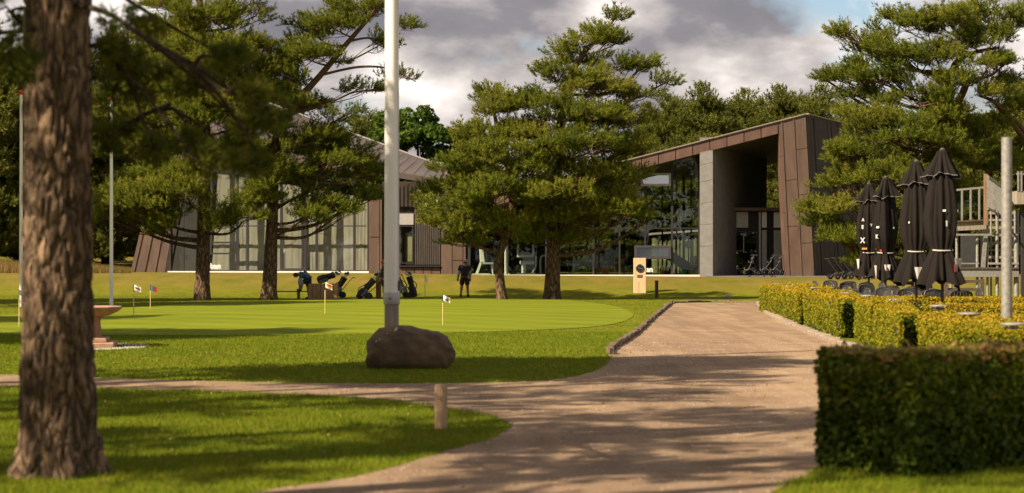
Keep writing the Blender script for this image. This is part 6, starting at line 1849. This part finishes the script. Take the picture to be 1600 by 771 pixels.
TAB = [(1312, 66, 'farthest'), (1338, 60, 'second from the far end'), (1372, 54.5, 'between the two small parasols'), (1404, 50, 'third from the near end'), (1438, 46.8, 'under the second tallest parasol'), (1478, 43.2 + 2.6, 'under the tallest parasol')]
SIDE = ['drive side', 'house side', 'stair side', 'near side']
for px, d, w in TAB:
    x = (px - 800) / F * d
    o = tb if f1 else copy_tree(tb); f1 = False
    o.location = (x, d, 0); o.rotation_euler = (0, 0, .2); o['label'] = 'dark slatted terrace table, %s in the row' % w
    for k, (dx, dy, rz) in enumerate(((-.58, 0, math.pi / 2), (0, .58, 0), (.58, 0, -math.pi / 2), (0, -.58, math.pi))):
        c = ch if f2 else copy_tree(ch); f2 = False
        r_ = rz + .2 + random.uniform(-.2, .2)
        v = Matrix.Rotation(.2, 3, 'Z') @ Vector((dx * random.uniform(1.0, 1.15), dy * random.uniform(1, 1.15), 0))
        tilt = random.uniform(.15, .38)
        c.rotation_mode = 'XYZ'
        # tipped forward so that the back leans towards the table
        c.rotation_euler = (tilt, 0, r_)
        c.scale = (.95, .95, .97)
        c.location = (x + v.x * 1.25, d + v.y * 1.25, .19 * math.sin(tilt))
        c['label'] = 'dark woven chair tipped at the %s of the table %s' % (SIDE[k], {'farthest': 'farthest away'}.get(w, w))
def bollard(px, disc_y, label):
    d = .85 * F / (disc_y - HOR); x = (px - 800) / F * d
    t = thing('bollard_lamp', label, 'lamp', (x, d, 0), 0, 'flat-topped bollard lamps in the hedge', True)
    MB().lathe([(.085, 0), (.085, .62)], (0, 0, 0), 18).build('column', MATS['galvanised'], t, smooth=True)
    for k in range(5):
        MB().lathe([(.07, .635 + k * .045), (.105, .640 + k * .045), (.09, .660 + k * .045)], (0, 0, 0), 18).build('louvre', MATS['galvanised'], t, smooth=True)
    MB().lathe([(.055, .62), (.055, .87)], (0, 0, 0), 12).build('core', MATS['machine_white'], t)
    MB().lathe([(.05, .868), (.165, .872), (.170, .885), (.16, .900), (.02, .91)], (0, 0, 0), 24).build('lid', MATS['galvanised'], t, smooth=True)
for px, y, lab in ((1215, 443.5, 'flat-topped bollard lamp, farthest in the hedge'), (1233, 447, 'flat-topped bollard lamp, second farthest in the hedge'), (1270, 449.5, 'flat-topped bollard lamp, third from the far end'), (1322, 457.5, 'bollard lamp in the hedge in front of the tipped chairs'),
                   (1355, 461.5, 'bollard lamp in the hedge below the farthest parasol'), (1398, 468, 'bollard lamp in the hedge below the pair of parasols'), (1467, 477, 'bollard lamp in the hedge below the tallest parasol'), (1514, 489, 'bollard lamp in the hedge between tall parasol and galvanised post'),
                   (1584, 505, 'nearest bollard lamp at the foot of the galvanised post')):
    bollard(px, y, lab)

def steel_post():
    d = 28.8; x = (1573 - 800) / F * d; zt = CAMZ + (HOR - 215) * d / F
    t = thing('steel_post', 'thick round galvanised post standing free behind the hedge', 'post', (x, d, 0), 0, None, True)
    MB().lathe([(.082, 0), (.078, zt)], (0, 0, 0), 24).build('tube', MATS['galvanised'], t, smooth=True)
    MB().lathe([(.06, zt - .004), (.06, zt + .004)], (0, 0, 0), 16).build('cap', MATS['steel_dark'], t)
    MB().box((0, 0, .02), (.34, .34, .04)).build('foot_plate', MATS['galvanised'], t)
steel_post()

# steel viewing tower with stair at the right edge
def tower():
    D = 70.0; s = D / F
    b = Wp(1545, 0, D); b.z = 0
    t = thing('steel_tower', 'galvanised steel deck with stairs and railings behind the parasols', 'tower', tuple(b))
    G, TG = MATS['galvanised'], MATS['timber_grey']
    def post(px, y0, y1, w, d=D, m=G, name='post', rnd=True):
        a, c = Wp(px, y1, d), Wp(px, y0, d)
        if y1 > 465: a.z = -.1
        if rnd: MB().tube([a, c], w * d / F / 2, 10).build(name, m, t, smooth=True)
        else: MB().bar(a, c, w * d / F, w * d / F).build(name, m, t)
    def hbeam(x0, x1, y, h, d=D, m=G, name='beam', dep=.15, y_b=None):
        a, c = Wp(x0, y, d), Wp(x1, y if y_b is None else y_b, d)
        MB().prism([a + Vector((0, 0, -h * s / 2)), c + Vector((0, 0, -h * s / 2)), c + Vector((0, 0, h * s / 2)), a + Vector((0, 0, h * s / 2))], (0, dep, 0)).build(name, m, t)
    # upper deck
    hbeam(1484, 1541, 355, 13, D, TG, 'deck_beam', 1.6, 352)
    hbeam(1484, 1541, 347, 2.4, D - .1, MATS['timber_dark'], 'deck_edge', .3, 344)
    hbeam(1486, 1538, 298, 3.2, D, G, 'handrail', .08, 293)
    for px in (1491, 1503, 1516.5, 1530): post(px, np.interp(px, [1486, 1538], [298, 293]), 345, 2.6, D + .02, G, 'rail_post', False)
    for px in (1497, 1509.5, 1523): MB().prism(quad_px([(px - 4.5, 343), (px + 4.5, 343), (px + 4.5, 303), (px - 4.5, 303)], D + .04), (0, .02, 0)).build('rail_pane', MATS['glass_gym'], t)
    post(1540, 272, 352, 5, D - .3, MATS['timber_brown'], 'tall_board', False)
    # railing of the flight running back
    A0, A1 = Wp(1543.5, 276, 66), None
    zt, zb = A0.z, Wp(0, 326, 66).z
    x0, x1 = A0.x, Wp(1573, 0, 80).x
    for k in range(13):
        u = k / 12; x = x0 + (x1 - x0) * u; y = 66 + 14 * u
        MB().box((x, y, (zt + zb) / 2), (.055, .055, zt - zb - .06)).build('baluster', G, t)
    MB().bar((x0, 66, zt), (x1, 80, zt), .06, .07).build('handrail', G, t)
    MB().bar((x0, 66, zb), (x1, 80, zb), .06, .07).build('bottom_rail', G, t)
    # treads
    for k, y in enumerate((333, 344, 356, 368, 380, 391, 402, 412)):
        hbeam(1541 if k < 4 else 1545, 1592, y, 3.2 if k % 2 else 4.2, D + 2.6 - k * .35, TG, 'tread', .32)
    for px, w in ((1486, 4.5), (1495, 4.5), (1527, 4.6), (1534, 4.2), (1543, 3.8), (1548.5, 3.0), (1558, 5.4), (1588, 8.0)): post(px, 358 if px < 1536 else 330, 470, w, D + (1.4 if px in (1486, 1534, 1548.5) else .25))
    hbeam(1484, 1592, 427, 12, D, G, 'lower_beam', .12)
    hbeam(1484, 1592, 419.4, 2.6, D - .05, MATS['timber_dark'], 'lower_deck', 2.4)
    hbeam(1486, 1590, 367, 3, D - .02, G, 'tie_bar', .06)
    hbeam(1494, 1530, 412, 2, D - .02, G, 'tie_bar', .04)
    MB().bar(Wp(1541, 352, D + .2), Wp(1536, 418, D + .2), .10, .14).build('stringer', G, t)
    MB().prism(quad_px([(1502, 417), (1526, 417), (1526, 366), (1502, 366)], D + 3), (0, .1, 0)).build('dark_screen', MATS['room_dark'], t)
    # block of deck at the picture edge
    hbeam(1589, 1660, 309, 20, D - 2, TG, 'deck_beam', 1.5)
    for px in (1591, 1596, 1603, 1612): post(px, 268, 299, 2.4, D - 2, G, 'rail_post', False)
    hbeam(1589, 1660, 272, 3, D - 2, G, 'handrail', .08)
    MB().prism(quad_px([(1597, 478), (1660, 478), (1660, 320), (1597, 320)], D - 1.2), (0, .2, 0)).build('grey_wall', MATS['frame_grey'], t)
tower()
def slat_rack():
    d = 66.0; b = Wp(1508, 0, d); b.z = 0
    t = thing('timber_rack', 'low dark timber rack with rails in front of the steel tower', 'rack', tuple(b))
    for y in (440, 452.5, 465.5):
        a, c = Wp(1478, y, d), Wp(1533, y, d); MB().bar(a, c, .06, .10).build('rail', MATS['timber_dark'], t)
    for px in (1477, 1533.5):
        a = Wp(px, 436, d); MB().bar((a.x, d - .1, 0), (a.x, d - .1, a.z), .12, .10).build('leg', MATS['timber_dark'], t)
slat_rack()
